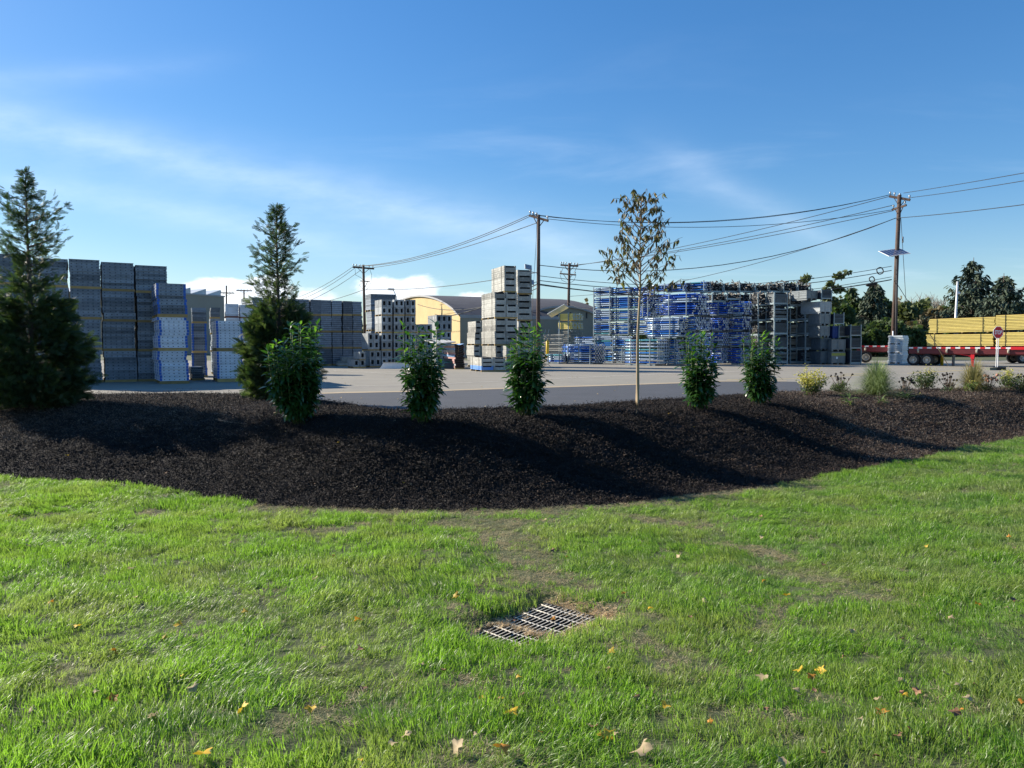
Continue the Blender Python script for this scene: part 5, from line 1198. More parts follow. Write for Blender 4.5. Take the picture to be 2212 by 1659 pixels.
def evergreen(px, py, top, prof, label, seed, ysc=1.0, nb=170, holes=0.0):
    """prof: (height fraction, radius m); dense lower cone, ragged open top"""
    g = np.random.default_rng(seed); P = hit(px, py) if py < 900 and px > -50 and px < 500 else hitz(px, py, .1); H = at(px, top, P.y).z - P.z
    t = thing('arborvitae', tuple(P), 0, label, 'evergreen', 'tall arborvitae evergreens'); pf = np.array(prof)
    b = MB(); b.tube([(0, 0, -.1), (.02, 0, H * .4), (-.02, .02, H * .8), (.0, 0, H * .97)], [.07, .05, .018, .006], 8)
    C, D, S, Lt = [], [], [], []
    for i in range(nb):
        f = (i + g.random()) / nb; f = f ** 1.12; z = H * (.02 + .95 * f); rad = float(np.interp(f, pf[:, 0], pf[:, 1])) * (g.uniform(.78, 1.08) if f < .45 else g.choice((.3, .5, .8, 1.2)))
        q = i * 2.39996 + g.uniform(-.4, .4); up = g.uniform(.35, .75) if f > .45 else g.uniform(.1, .5); d = np.array([math.cos(q), math.sin(q) * ysc, 0])
        ln = rad; zb = max(.05, z - ln * up * .6); tipz = z + ln * up * .5
        pts = [np.array([0, 0, zb]), d * ln * .55 + np.array([0, 0, zb + (tipz - zb) * .35]), d * ln + np.array([0, 0, tipz])]
        b.tube([tuple(p) for p in pts], [.014, .008, .003], 4, cap=False)
        m_ = int((14 + ln * 46) * (1.6 if f < .45 else .52)); u = g.uniform(.30 if f < .5 else .18, 1.0, m_)
        pos = pts[0][None] * ((1 - u) ** 2)[:, None] + 2 * pts[1][None] * (u * (1 - u))[:, None] + pts[2][None] * (u ** 2)[:, None]
        side = g.normal(size=m_) * .10 * ln * (1.2 - u * .6) * (1.6 if f < .5 else 1.0); pos += np.array([-d[1], d[0], 0])[None] * side[:, None]; pos[:, 2] += g.normal(size=m_) * .05
        dd = d[None] * .9 + g.normal(size=(m_, 3)) * .42 + np.array([0, 0, up * .9 - .1]); C.append(pos); D.append(dd); S.append(g.uniform(.13, .25, m_) * (1.15 if f < .5 else .9)); Lt.append(g.random(m_) < .38)
    # leader sprays
    m_ = 26; zz = np.linspace(.86, .985, m_) * H; C.append(np.stack([zz * 0, zz * 0, zz], 1)); D.append(g.normal(size=(m_, 3)) * .5 + np.array([0, 0, .8])); S.append(np.linspace(.15, .06, m_)); Lt.append(g.random(m_) < .1)
    C = np.concatenate(C); D = np.concatenate(D); S = np.concatenate(S); Lt = np.concatenate(Lt); C[:, 2] = np.maximum(C[:, 2], .03)
    b.build('trunk', BARK, t); roll = g.uniform(0, 6.28, len(C))
    for sel, m, nm_ in ((~Lt, THU, 'crown'), (Lt, THU2, 'light_sprays')):
        V, Fc = replicate(SV, SF, rotm(D[sel], roll[sel], S[sel]), C[sel]); ob(nm_, npmesh(nm_, V, Fc, m), t)
evergreen(72, 884, 358, [(0, .95), (.08, 1.22), (.2, 1.20), (.32, 1.0), (.45, .74), (.56, .60), (.66, .68), (.76, .62), (.84, .74), (.89, .38), (.93, .14), (1, .03)], 'tallest dark evergreen at the left edge of the bed', 31, nb=210)
evergreen(604, 868, 434, [(0, .72), (.1, .98), (.22, .92), (.35, .76), (.46, .58), (.56, .56), (.66, .52), (.78, .50), (.86, .42), (.92, .24), (1, .03)], 'evergreen behind the largest laurel, its top open and thin', 32, nb=200)
# ---- young tree with drooping leaves
LT = [leaf_mesh('leaf', .115, .036, c, mat('tree_leaf', (.078, .095, .032), .4, nscale=6, namp=.25, var=.3, trans=(.20, .22, .05), tw=.4, hue=[(.68, (.17, .12, .04)), (.90, (.42, .24, .04))])) for c in (.25, .5, .8)]
def young_tree(px, py, top, label):
    g = random.Random(43); P = hit(px, py); H = at(px + 7, top, P.y).z - P.z; t = thing('young_tree', tuple(P), 0, label, 'tree'); m_px = P.y / F
    b = MB(); bend = lambda z: Vector((.055 * z / H * 1.2 + .012 * math.sin(z * 3), .01 * math.sin(z * 2), z))
    b.tube([bend(z) for z in np.linspace(-.05, H * .985, 14)], [.040, .037, .034, .032, .030, .028, .026, .023, .019, .015, .011, .008, .006, .004], 8)
    b.build('trunk', mat('young_bark', (.34, .26, .16), .8, nscale=5, namp=.3), t)
    b = MB(); tips = []
    nb = 58
    for i in range(nb):
        f = .50 + .46 * (i / nb); z = H * f; q = i * 2.399 + g.uniform(-.3, .3); ln = .86 * (1 - max(0, f - .56) / .50) ** .8 * g.uniform(.65, 1.05) + .06
        d = Vector((math.cos(q), math.sin(q) * .8, 0)); s = bend(z); rise = g.uniform(.55, 1.2)
        pts = [s, s + d * ln * .35 + Vector((0, 0, ln * .32 * rise)), s + d * ln * .72 + Vector((0, 0, ln * .72 * rise)), s + d * ln * .98 + Vector((0, 0, ln * .88 * rise))]
        for p in pts: p.z = min(p.z, H * .97)
        pts = [p if k == 0 else p + Vector((g.uniform(-.04, .04), g.uniform(-.04, .04), g.uniform(-.03, .03))) for k, p in enumerate(pts)]
        b.tube(pts, [.011, .007, .005, .0025], 5, cap=False); tips.append((pts, ln))
        for k in range(3):
            u = g.uniform(.3, .95); kk = min(2, int(u * 3)); p = pts[kk].lerp(pts[kk + 1], u * 3 - kk); e = p + Vector((g.uniform(-.18, .18) + d.x * .12, g.uniform(-.15, .15), g.uniform(.02, .22))) * (.5 + ln * .6)
            b.tube([p, p.lerp(e, .5) + Vector((0, 0, .02)), e], [.005, .004, .002], 4, cap=False); tips.append(([p, p.lerp(e, .33), p.lerp(e, .66), e], .3))
    b.build('branches', TWIG, t); n = 0
    lv = []
    for pts, ln in tips:
        for j in range(int(3 + ln * 8)):
            u = g.uniform(.35, 1.0) ** .7; k = min(2, int(u * 3)); p = pts[k].lerp(pts[min(3, k + 1)], u * 3 - k); d = (g.uniform(-.5, .5), g.uniform(-.5, .5), g.uniform(-1.1, -.25)); lv.append((p, d, g.uniform(-1.5, 1.5), g.uniform(.75, 1.25)))
    for j in range(8): lv.append((bend(H * .985), (g.uniform(-.6, .6), g.uniform(-.4, .4), -.8), 0, 1.2))
    g.shuffle(lv)
    for (p, d, r, s) in lv[:300]: ob('leaf', g.choice(LT)[0], t, p, euler_from(d, r), s)
    rr = lv[300:900]
    if rr:
        V, Fc = replicate(LT[1][1], LT[1][2], rotm(np.array([l[1] for l in rr]), np.array([l[2] for l in rr]), [l[3] for l in rr]), np.array([tuple(l[0]) for l in rr]))
        tag(ob('foliage', npmesh('foliage', V, Fc, mat('tree_leaf_brown', (.13, .11, .04), .5, nscale=.9, namp=.5, trans=(.13, .10, .03), tw=.35), smooth=True), t), kind='stuff')
young_tree(1375, 898, 414, 'slender young tree with pale trunk and sparse drooping leaves')
# ---- bed of grasses and perennials at the right
def bushy(px, py, top, xl, xr, label, seed, m1, m2, n=900, lsz=.05, group='low leafy shrubs of the right bed', name='low_shrub', toplight=.75):
    g = np.random.default_rng(seed); P = hit(px, py); H = at(px, top, P.y).z - P.z; rw = (xr - xl) / F * P.y / 2; t = thing(name, tuple(P), 0, label, 'shrub', group)
    b = MB(); V1 = leaf_mesh('q', 1.0, .55, .3, m1)[1:]; C, D = [], []
    for i in range(26):
        q = g.uniform(0, 6.28); r_ = rw * g.uniform(.2, 1.05); h_ = H * g.uniform(.65, 1.12) * (1 - .40 * (r_ / rw) ** 2); e = Vector((math.cos(q) * r_, math.sin(q) * r_, h_)); b.tube([(0, 0, -.02), tuple(e * .5 + Vector((0, 0, -.05 * h_))), tuple(e)], [.008, .006, .003], 4, cap=False)
        k = n // 26; u = g.uniform(.35, 1.0, k); pos = np.array(e)[None] * u[:, None] + g.normal(size=(k, 3)) * .05 * rw / .4; C.append(pos); D.append(g.normal(size=(k, 3)) + np.array([math.cos(q), math.sin(q), .9]) * .8)
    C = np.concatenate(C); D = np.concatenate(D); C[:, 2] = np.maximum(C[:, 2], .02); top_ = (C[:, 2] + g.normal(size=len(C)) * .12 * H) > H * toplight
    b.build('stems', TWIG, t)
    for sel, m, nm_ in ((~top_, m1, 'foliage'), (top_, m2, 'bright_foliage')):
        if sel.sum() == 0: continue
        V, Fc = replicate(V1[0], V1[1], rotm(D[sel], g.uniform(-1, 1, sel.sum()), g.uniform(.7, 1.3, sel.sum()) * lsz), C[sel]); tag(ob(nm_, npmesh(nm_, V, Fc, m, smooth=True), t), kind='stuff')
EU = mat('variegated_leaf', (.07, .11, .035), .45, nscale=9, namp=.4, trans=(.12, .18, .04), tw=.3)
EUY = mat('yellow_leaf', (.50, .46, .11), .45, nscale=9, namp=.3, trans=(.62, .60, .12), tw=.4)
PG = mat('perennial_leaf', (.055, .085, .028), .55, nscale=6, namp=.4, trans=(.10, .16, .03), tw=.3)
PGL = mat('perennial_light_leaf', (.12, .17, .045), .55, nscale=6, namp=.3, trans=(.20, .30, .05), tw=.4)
DRYS = mat('dry_stem', (.10, .065, .045), .8, nscale=6, namp=.3)
SEED = mat('dark_seed_head', (.016, .012, .010), .9)
GRS = mat('ornamental_grass', (.26, .32, .14), .5, nscale=5, namp=.3, trans=(.22, .30, .10), tw=.35)
GRSY = mat('yellowing_grass', (.28, .25, .10), .5, nscale=5, namp=.3, trans=(.35, .32, .12), tw=.35)
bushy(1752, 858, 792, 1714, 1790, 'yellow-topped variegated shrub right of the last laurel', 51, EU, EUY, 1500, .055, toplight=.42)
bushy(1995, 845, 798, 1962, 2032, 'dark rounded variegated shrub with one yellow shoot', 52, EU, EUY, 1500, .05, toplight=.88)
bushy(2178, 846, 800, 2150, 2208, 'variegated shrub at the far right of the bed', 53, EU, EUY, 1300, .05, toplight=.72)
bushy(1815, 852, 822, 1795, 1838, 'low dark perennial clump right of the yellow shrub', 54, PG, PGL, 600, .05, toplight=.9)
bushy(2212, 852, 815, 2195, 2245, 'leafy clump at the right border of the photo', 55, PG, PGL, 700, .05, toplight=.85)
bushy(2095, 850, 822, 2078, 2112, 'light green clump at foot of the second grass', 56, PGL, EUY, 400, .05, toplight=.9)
def flop(px, py, top, w_, label, seed, m=PGL, n=22):
    g = random.Random(seed); P = hit(px, py); H = at(px, top, P.y).z - P.z; rw = w_ / F * P.y / 2; t = thing('perennial', tuple(P), 0, label, 'plant', 'small perennials in the right bed'); mm = leaf_mesh('blade', 1, .22, .55, m)[0]
    for i in range(n):
        q = g.uniform(0, 6.28); el = g.uniform(.3, 1.3); d = Vector((math.cos(q) * math.cos(el), math.sin(q) * math.cos(el), math.sin(el))); ob('leaf', mm, t, (math.cos(q) * rw * .2, math.sin(q) * rw * .2, H * g.uniform(0, .55)), euler_from(d, g.uniform(-.5, .5)), max(.07, math.hypot(rw, H) * g.uniform(.35, .6)))
flop(1834, 878, 838, 24, 'upright small plant nearest the lawn among the perennials', 61)
flop(1902, 872, 852, 38, 'floppy small plant below the big grass tuft', 62)
flop(1956, 864, 836, 34, 'small pale green plant between big grass and round shrub', 63)
flop(2046, 851, 828, 34, 'dark spreading small plant under the dead seed heads', 64, PG)
flop(1985, 856, 846, 26, 'tiny yellowing plant in front of the round shrub', 65, EUY, 10)
flop(2010 + 17, 946 - 28, 909, 10, 'lone small weed in the bare mulch of the right bed', 66, PGL, 8)
flop(1795, 848, 838, 14, 'pale little leaf rosette beside the yellow shrub', 67, PGL, 7)
flop(2128, 849, 824, 30, 'yellow green plant below the second grass tuft', 68)
def tuft(px, py, top, xl, xr, label, seed, m, n=700):
    g = np.random.default_rng(seed); P = hit(px, py); H = at(px, top, P.y).z - P.z; rw = (xr - xl) / F * P.y / 2; V, Fc = [], []; seg = 6
    for i in range(n):
        q = g.uniform(0, 6.28); reach = rw * g.uniform(.15, 1.6); h_ = H * g.uniform(.65, 1.3) * (1 - .35 * (reach / rw) ** 2); d = np.array([math.cos(q), math.sin(q)]); b0 = d * g.uniform(0, .12); w_ = g.uniform(.004, .009); drop = g.uniform(.1, 1.0) * (reach / rw); sx = np.array([-d[1], d[0]]); a = len(V)
        for k in range(seg + 1):
            u = k / seg; xy = b0 + d * reach * u ** 1.25; z = h_ * (math.sin(min(u * 1.5, 1.57)) - drop * max(0, u - .55) ** 1.3 * 1.6); hw = w_ * (1 - u ** 2 * .9)
            V.append((xy[0] - sx[0] * hw, xy[1] - sx[1] * hw, z)); V.append((xy[0] + sx[0] * hw, xy[1] + sx[1] * hw, z))
        for k in range(seg): Fc.append((a + 2 * k, a + 2 * k + 1, a + 2 * k + 3, a + 2 * k + 2))
    t = thing('ornamental_grass', tuple(P), 0, label, 'grass tuft', 'ornamental grass tufts'); tag(ob('blades', npmesh('blades', V, Fc, m), t), kind='stuff')
tuft(1893, 857, 786, 1832, 1946, 'large arching tuft of pale striped ornamental grass', 71, GRS, 1500)
tuft(2102, 848, 782, 2066, 2150, 'second, yellower tuft of ornamental grass with upright blades', 72, GRSY, 900)
def seedheads(px, py, top, xl, xr, label, seed, pink=False):
    g = random.Random(seed); P = hit(px, py); H = at(px, top, P.y).z - P.z; rw = (xr - xl) / F * P.y / 2; t = thing('coneflower', tuple(P), 0, label, 'flower', 'withered coneflowers'); b = MB(); hm = MB(); hm.tube([(0, 0, -.02), (0, 0, 0), (0, 0, .03)], [.016, .032, .014], 7); hm = hm.mesh('seed_head', SEED if not pink else mat('pinkish_bract', (.42, .20, .13), .7))
    for i in range(20):
        q = g.uniform(0, 6.28); r_ = rw * g.uniform(.1, 1); e = Vector((math.cos(q) * r_, math.sin(q) * r_, H * g.uniform(.6, 1))); b.tube([(0, 0, 0), tuple(e * .6 + Vector((0, 0, -.02))), tuple(e)], [.006, .005, .004], 4, cap=False); ob('seed_head', hm, t, tuple(e), (g.uniform(-.4, .4), g.uniform(-.4, .4), 0), g.uniform(.8, 1.3) * (1.4 if pink else 1))
    b.build('stems', DRYS, t); V1 = leaf_mesh('q', .09, .03, .8, DRYS); rr = [(Vector((g.uniform(-rw, rw) * .6, g.uniform(-rw, rw) * .6, H * g.uniform(.05, .55))), (g.uniform(-1, 1), g.uniform(-1, 1), g.uniform(-1, .3)), g.uniform(-1, 1)) for _ in range(70)]
    V, Fc = replicate(V1[1], V1[2], rotm(np.array([l[1] for l in rr]), np.array([l[2] for l in rr]), [1] * 70), np.array([tuple(l[0]) for l in rr])); tag(ob('dry_leaves', npmesh('dry_leaves', V, Fc, DRYS), t), kind='stuff')
seedheads(1815, 846, 805, 1794, 1842, 'withered coneflowers with black heads beside the yellow shrub', 81)
seedheads(2050, 845, 806, 2030, 2070, 'withered coneflowers with black heads left of second grass', 82)
seedheads(2135, 848, 810, 2112, 2160, 'pinkish brown withered stems in front of the second grass', 83, True)
seedheads(2208, 846, 808, 2190, 2235, 'withered coneflowers at the right border of the photo', 84)
seedheads(1955, 850, 815, 1935, 1975, 'thin withered stems between big grass and round shrub', 85)
# ------------------------------------------------------------------ drain grate
t = thing('drain_grate', (GC[0], GC[1], float(zlawn(GC[0], GC[1])) + .012), GA, 'galvanised steel drain grate sunk in the lawn', 'drain grate')
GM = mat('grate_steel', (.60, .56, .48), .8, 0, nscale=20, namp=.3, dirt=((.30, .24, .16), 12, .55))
bar = MB(); bar.box(-GL / 2, -.0025, -.020, GL / 2, .0025, -.002, 1); bar.box(-GL / 2, -.0035, -.0018, GL / 2, .0035, .001, 0); bar = bar.mesh('bearing_bar', [GM, mat('shade_toned_steel', (.035, .030, .025), .9, nscale=20)])  # bar sides coloured dark to stand in for shade, bright worn strip on top
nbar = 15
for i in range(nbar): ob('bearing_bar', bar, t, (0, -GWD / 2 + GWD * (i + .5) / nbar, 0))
rod = MB(); rod.tube([(0, -GWD / 2, 0), (0, -GWD * .17, -.010), (0, GWD * .17, -.010), (0, GWD / 2, 0)], .0055, 6); rod = rod.mesh('cross_rod', GM)
for i in range(8): ob('cross_rod', rod, t, (-GL / 2 + GL * (i + .35) / 8 + .02, 0, .004))
b = MB()
for x0, y0, x1, y1 in ((-GL / 2 - .02, -GWD / 2 - .02, GL / 2 + .02, -GWD / 2), (-GL / 2 - .02, GWD / 2, GL / 2 + .02, GWD / 2 + .02), (-GL / 2 - .02, -GWD / 2, -GL / 2, GWD / 2), (GL / 2, -GWD / 2, GL / 2 + .02, GWD / 2)): b.box(x0, y0, -.6, x1, y1, -.002)
b.box(-GL / 2, -GWD / 2, -.62, GL / 2, GWD / 2, -.6); b.build('pit', mat('pit_concrete', (.018, .017, .015), .95, nscale=5), t)
# ------------------------------------------------------------------ ground cover by geometry nodes
def source(name, meshes):
    c = bpy.data.collections.new(name)
    for me in meshes: o = bpy.data.objects.new(me.name, me); c.objects.link(o)
    return c
def scatter(name, pts, rots, scl, vid, coll, label, cat):
    n = len(pts); me = bpy.data.meshes.new(name); me.vertices.add(n); me.vertices.foreach_set('co', np.asarray(pts, np.float32).ravel())
    a = me.attributes.new('rot', 'FLOAT_VECTOR', 'POINT'); a.data.foreach_set('vector', np.asarray(rots, np.float32).ravel())
    a = me.attributes.new('scl', 'FLOAT', 'POINT'); a.data.foreach_set('value', np.asarray(scl, np.float32))
    a = me.attributes.new('vid', 'INT', 'POINT'); a.data.foreach_set('value', np.asarray(vid, np.int32))
    o = ob(name, me); g = bpy.data.node_groups.new(name, 'GeometryNodeTree'); g.interface.new_socket('Geometry', in_out='INPUT', socket_type='NodeSocketGeometry'); g.interface.new_socket('Geometry', in_out='OUTPUT', socket_type='NodeSocketGeometry')
    gi = g.nodes.new('NodeGroupInput'); go = g.nodes.new('NodeGroupOutput'); ip = g.nodes.new('GeometryNodeInstanceOnPoints'); ci = g.nodes.new('GeometryNodeCollectionInfo')
    ci.inputs['Collection'].default_value = coll; ci.inputs['Separate Children'].default_value = True; ci.inputs['Reset Children'].default_value = True
    def na(nm_, ty): q = g.nodes.new('GeometryNodeInputNamedAttribute'); q.data_type = ty; q.inputs['Name'].default_value = nm_; return q.outputs['Attribute']
    l = g.links; l.new(gi.outputs[0], ip.inputs['Points']); l.new(ci.outputs[0], ip.inputs['Instance']); ip.inputs['Pick Instance'].default_value = True
    l.new(na('vid', 'INT'), ip.inputs['Instance Index']); l.new(na('rot', 'FLOAT_VECTOR'), ip.inputs['Rotation']); l.new(na('scl', 'FLOAT'), ip.inputs['Scale']); l.new(ip.outputs[0], go.inputs[0])
    md = o.modifiers.new('scatter', 'NODES'); md.node_group = g
    return tag(o, label, cat, None, 'stuff')
def gmat(name, col, tr, tw, patch, rough=.42):
    """grass colour: patches by place, variation by clump"""
    m = bpy.data.materials.new(name); m.use_nodes = True; t_ = m.node_tree; n = t_.nodes; l = t_.links; b = n['Principled BSDF']; b.inputs['Roughness'].default_value = rough; b.inputs['Specular IOR Level'].default_value = .5
    ge = n.new('ShaderNodeNewGeometry'); n1 = n.new('ShaderNodeTexNoise'); n1.inputs['Scale'].default_value = 1.1; n1.inputs['Detail'].default_value = 4; l.new(ge.outputs['Position'], n1.inputs['Vector'])
    n2 = n.new('ShaderNodeTexNoise'); n2.inputs['Scale'].default_value = 55; n2.inputs['Detail'].default_value = 2; l.new(ge.outputs['Position'], n2.inputs['Vector'])
    oi = n.new('ShaderNodeObjectInfo')
    mr = n.new('ShaderNodeMapRange'); l.new(n1.outputs['Fac'], mr.inputs[0]); mr.inputs[1].default_value = .42; mr.inputs[2].default_value = .64
    mr2 = n.new('ShaderNodeMapRange'); l.new(n2.outputs['Fac'], mr2.inputs[0]); mr2.inputs[1].default_value = .56; mr2.inputs[2].default_value = .72
    def mx(f, a, bb):
        q = n.new('ShaderNodeMix'); q.data_type = 'RGBA'; l.new(f, q.inputs[0])
        for i, v in ((6, a), (7, bb)):
            if isinstance(v, tuple): q.inputs[i].default_value = (*v, 1)
            else: l.new(v, q.inputs[i])
        return q.outputs[2]
    def sc(c_, f): q = n.new('ShaderNodeVectorMath'); q.operation = 'SCALE'; l.new(c_, q.inputs[0]); l.new(f, q.inputs['Scale']); return q.outputs[0]
    v = n.new('ShaderNodeMapRange'); l.new(oi.outputs['Random'], v.inputs[0]); v.inputs[3].default_value = .72; v.inputs[4].default_value = 1.3
    c1 = mx(mr.outputs[0], col, patch[0]); c1 = mx(mr2.outputs[0], c1, patch[2]); l.new(sc(c1, v.outputs[0]), b.inputs['Base Color'])
    tr_ = n.new('ShaderNodeBsdfTranslucent'); c2 = mx(mr.outputs[0], tr, patch[1]); c2 = mx(mr2.outputs[0], c2, patch[3]); l.new(sc(c2, v.outputs[0]), tr_.inputs['Color'])
    ms = n.new('ShaderNodeMixShader'); ms.inputs[0].default_value = tw; l.new(b.outputs[0], ms.inputs[1]); l.new(tr_.outputs[0], ms.inputs[2]); l.new(ms.outputs[0], n['Material Output'].inputs[0]); return m
GRASS = gmat('grass_blade', (.105, .195, .024), (.29, .56, .038), .45, ((.18, .24, .06), (.36, .50, .08), (.34, .37, .17), (.48, .56, .24)))
STRAW = gmat('dry_grass_blade', (.42, .35, .20), (.50, .42, .24), .35, ((.30, .29, .14), (.42, .40, .2), (.55, .45, .28), (.6, .5, .3)), .7)
def clump(seed, nb, rad, hmin, hmax, wd, lean, m, flat=0.0, name='grass_clump'):
    g = np.random.default_rng(seed); V, Fc = [], []
    for i in range(nb):
        q = g.uniform(0, 6.28); r_ = rad * math.sqrt(g.random()); x, y = math.cos(q) * r_, math.sin(q) * r_; h = g.uniform(hmin, hmax); a = g.uniform(0, 6.28); ln = g.normal() * .25 + lean; dx, dy = math.cos(a) * .4 * h * g.random() + ln * h * .75, math.sin(a) * .4 * h * g.random() + g.normal() * .1 * h
        if flat: dx, dy = math.cos(a) * h * g.uniform(.6, 1), math.sin(a) * h * g.uniform(.6, 1)
        f = g.uniform(0, 3.14); sx, sy = math.cos(f) * wd * .5, math.sin(f) * wd * .5; k0 = len(V); hz_ = h * (1 - .5 * min(1, math.hypot(dx, dy) / h)) if not flat else h * g.uniform(.05, .35)
        for u, ww in ((0, 1), (.45, .95), (.8, .6)):
            px_, py_, pz = x + dx * u ** 1.6, y + dy * u ** 1.6, hz_ * (u ** .85); V += [(px_ - sx * ww, py_ - sy * ww, pz), (px_ + sx * ww, py_ + sy * ww, pz)]
        V.append((x + dx * 1.05, y + dy * 1.05, hz_ * (1 - .1 * abs(ln)))); Fc += [(k0, k0 + 1, k0 + 3, k0 + 2), (k0 + 2, k0 + 3, k0 + 5, k0 + 4), (k0 + 4, k0 + 5, k0 + 6, k0 + 6)]
    return npmesh(name, V, Fc, m)
green = source('grass_sources', [clump(100 + i, 34, .075, .035, .095, .0042, (.1, .45, .8, 1.2)[i % 4], GRASS) for i in range(8)])
straw = source('straw_sources', [clump(200 + i, 30, .085, .03, .085, .0042, .7, STRAW, flat=1, name='straw_clump') for i in range(5)])
def patches(x, y):
    """0..1 mask of dry, scalped turf"""
    m = np.zeros_like(x); 
    def blob(px, py, sx, sy, a, amt):
        p = hit(px, py); dx = x - p.x; dy = y - p.y; c, s = math.cos(a), math.sin(a); u = (dx * c + dy * s) / sx; v = (-dx * s + dy * c) / sy; return amt * np.exp(-(u * u + v * v))
    for q in ((1040, 1135, .75, .35, 0, 1), (1090, 1165, .40, .6, .3, 1), (1130, 1205, .34, .6, .3, 1), (1165, 1250, .30, .35, 0, 1), (1250, 1270, .5, .14, -.4, .7), (720, 1150, .6, .22, -.1, .65), (1440, 1130, .7, .3, -.6, .75), (1620, 1190, .7, .16, -.85, .9), (1760, 1250, .6, .14, -.75, .9), (1870, 1290, .35, .14, -.7, .8),
              (1430, 1400, .40, .12, -.9, .8), (1500, 1440, .3, .13, -.8, .7), (1300, 1345, .26, .16, .2, 1), (1340, 1310, .20, .10, 0, .8), (1130, 1400, .18, .07, .4, 1), (1440, 1340, .4, .08, -.8, .6), (1000, 1480, .3, .15, 0, .35), (1780, 1298, .05, .04, 0, 1)): m = np.maximum(m, blob(*q))
    edge = np.exp(-((Yf(x) - y) / .38) ** 2) * .85 * (np.abs(x - .3) < 4.2); m = np.maximum(m, edge * (.5 + fbm(x, y, 1.5, 7, 3)))
    m = np.clip(m * 1.35, 0, 1); speck = np.clip((fbm(x, y, 1.9, 61, 3) - .64) * 4, 0, .4); m = np.maximum(m, speck); return np.clip(m + (fbm(x, y, 3.0, 4, 3) - .5) * .6 * (m > .12), 0, 1)
def scatter_lawn(n, seed, xr, yr):
    g = np.random.default_rng(seed); x = g.uniform(*xr, n); y = g.uniform(*yr, n); k = (y < Yf(x) + .03) & (np.abs(x) < 1.2 + y * .85) & (y > 1.2); x, y = x[k], y[k]
    dx = x - GC[0]; dy = y - GC[1]; u = dx * ca + dy * sa; v = -dx * sa + dy * ca; inside = (abs(u) < GL / 2 + .055) & (abs(v) < GWD / 2 + .055); return x[~inside], y[~inside], g
x, y, g = scatter_lawn(140000, 301, (-16, 20), (1.6, 20))
pm = patches(x, y); keep = g.random(len(x)) > pm * .93 - .02; near_ = g.random(len(x)) < np.clip(1.25 - (y - 6) * .05, .6, 1); keep &= near_
x, y = x[keep], y[keep]; pm = pm[keep]; n = len(x)
flow = .6 + 2.2 * (fbm(x, y, .7, 12, 3) - .5) * 3; tilt = 1.1 * (fbm(x, y, 1.6, 15, 3) - .5)
rots = np.stack([g.normal(size=n) * .16 + tilt, g.normal(size=n) * .16, flow + g.normal(size=n) * .5], 1)
hmod = (.35 + 1.45 * fbm(x, y, 2.6, 21, 3)) * (1 - .55 * pm)
lf = fbm(x, y, 1.1, 33, 3); vid = np.clip(((lf - .3) * 9 + g.normal(size=n) * .8), 0, 3.99).astype(int) + 4 * g.integers(0, 2, n)
scatter('lawn_grass', np.stack([x, y, zlawn(x, y) - .006], 1), rots, hmod * g.uniform(.8, 1.15, n), vid, green, 'green lawn sloping down to the mulch bed', 'grass')
x, y, g = scatter_lawn(150000, 302, (-16, 20), (1.6, 20)); pm = patches(x, y); keep = g.random(len(x)) < pm * 1.3 + .05; x, y = x[keep], y[keep]; n = len(x)
scatter('dry_grass', np.stack([x, y, zlawn(x, y) + .003], 1), np.stack([g.normal(size=n) * .15, g.normal(size=n) * .15, g.uniform(0, 6.28, n)], 1), g.uniform(.7, 1.2, n), g.integers(0, 5, n), straw, 'straw coloured dry grass round the drain and along the mulch', 'dry grass')
# clippings round and on the grate
g = np.random.default_rng(303); n = 900; q = g.random(n); u = np.where(q < .33, GL / 2 + .05 + g.normal(size=n) * .08, g.uniform(-GL / 2 - .05, GL / 2 + .08, n)); v = np.where(q < .33, g.uniform(-GWD / 2, GWD / 2, n), np.where(q < .82, -GWD / 2 - .0 + g.normal(size=n) * .055, GWD / 2 + g.normal(size=n) * .04))
u = np.where((q > .93), g.normal(size=n) * .03 - .12, u); v = np.where(q > .93, g.uniform(-GWD / 2, GWD / 2, n) * .9, v)
X_ = GC[0] + u * ca - v * sa; Y_ = GC[1] + u * sa + v * ca
clp = source('clipping_sources', [clump(400 + i, 40, .035, .02, .05, .0028, .4, mat('dry_clipping', (.62, .47, .27), .85, nscale=30, namp=.3), flat=1, name='clipping_clump') for i in range(3)])
scatter('grass_clippings', np.stack([X_, Y_, zlawn(X_, Y_) + .014 + g.random(n) * .012], 1), np.stack([g.normal(size=n) * .3, g.normal(size=n) * .3, g.uniform(0, 6.28, n)], 1), g.uniform(.6, 1.3, n), g.integers(0, 3, n), clp, 'tan dry clippings caught on and around the drain grate', 'clippings')
# shredded bark
def chips(seed, n, rad, m, lo, hi, name='bark_chips'):
    g = random.Random(seed); b = MB()
    for i in range(n):
        M = Matrix.Translation((g.gauss(0, rad), g.gauss(0, rad), g.uniform(-.004, .018))) @ Euler((g.gauss(0, .45), g.gauss(0, .45), g.uniform(0, 6.28))).to_matrix().to_4x4(); l_ = g.uniform(lo, hi); w_ = g.uniform(.002, .006); h_ = g.uniform(.0015, .004)
        p = [Vector((-l_, -w_, 0)), Vector((l_ * .8, -w_ * .6, 0)), Vector((l_, w_ * .7, 0)), Vector((-l_ * .9, w_, 0)), Vector((-l_ * .1, 0, h_ * 2))]; p = [M @ q for q in p]; k = len(b.v); b.v += [tuple(q) for q in p]
        for f in ((0, 1, 4), (1, 2, 4), (2, 3, 4), (3, 0, 4)): b.f.append(tuple(k + q for q in f)); b.m.append(0); b.sm.append(False)
    return b.mesh(name, m)
CH1 = mat('bark_dark', (.017, .012, .010), .75, var=.6, nscale=30, namp=.4, spec=.35); CH2 = mat('bark_brown', (.085, .052, .034), .8, var=.5, nscale=30, namp=.4); CH3 = mat('bark_grey', (.17, .135, .105), .85, var=.4, nscale=20, namp=.3)
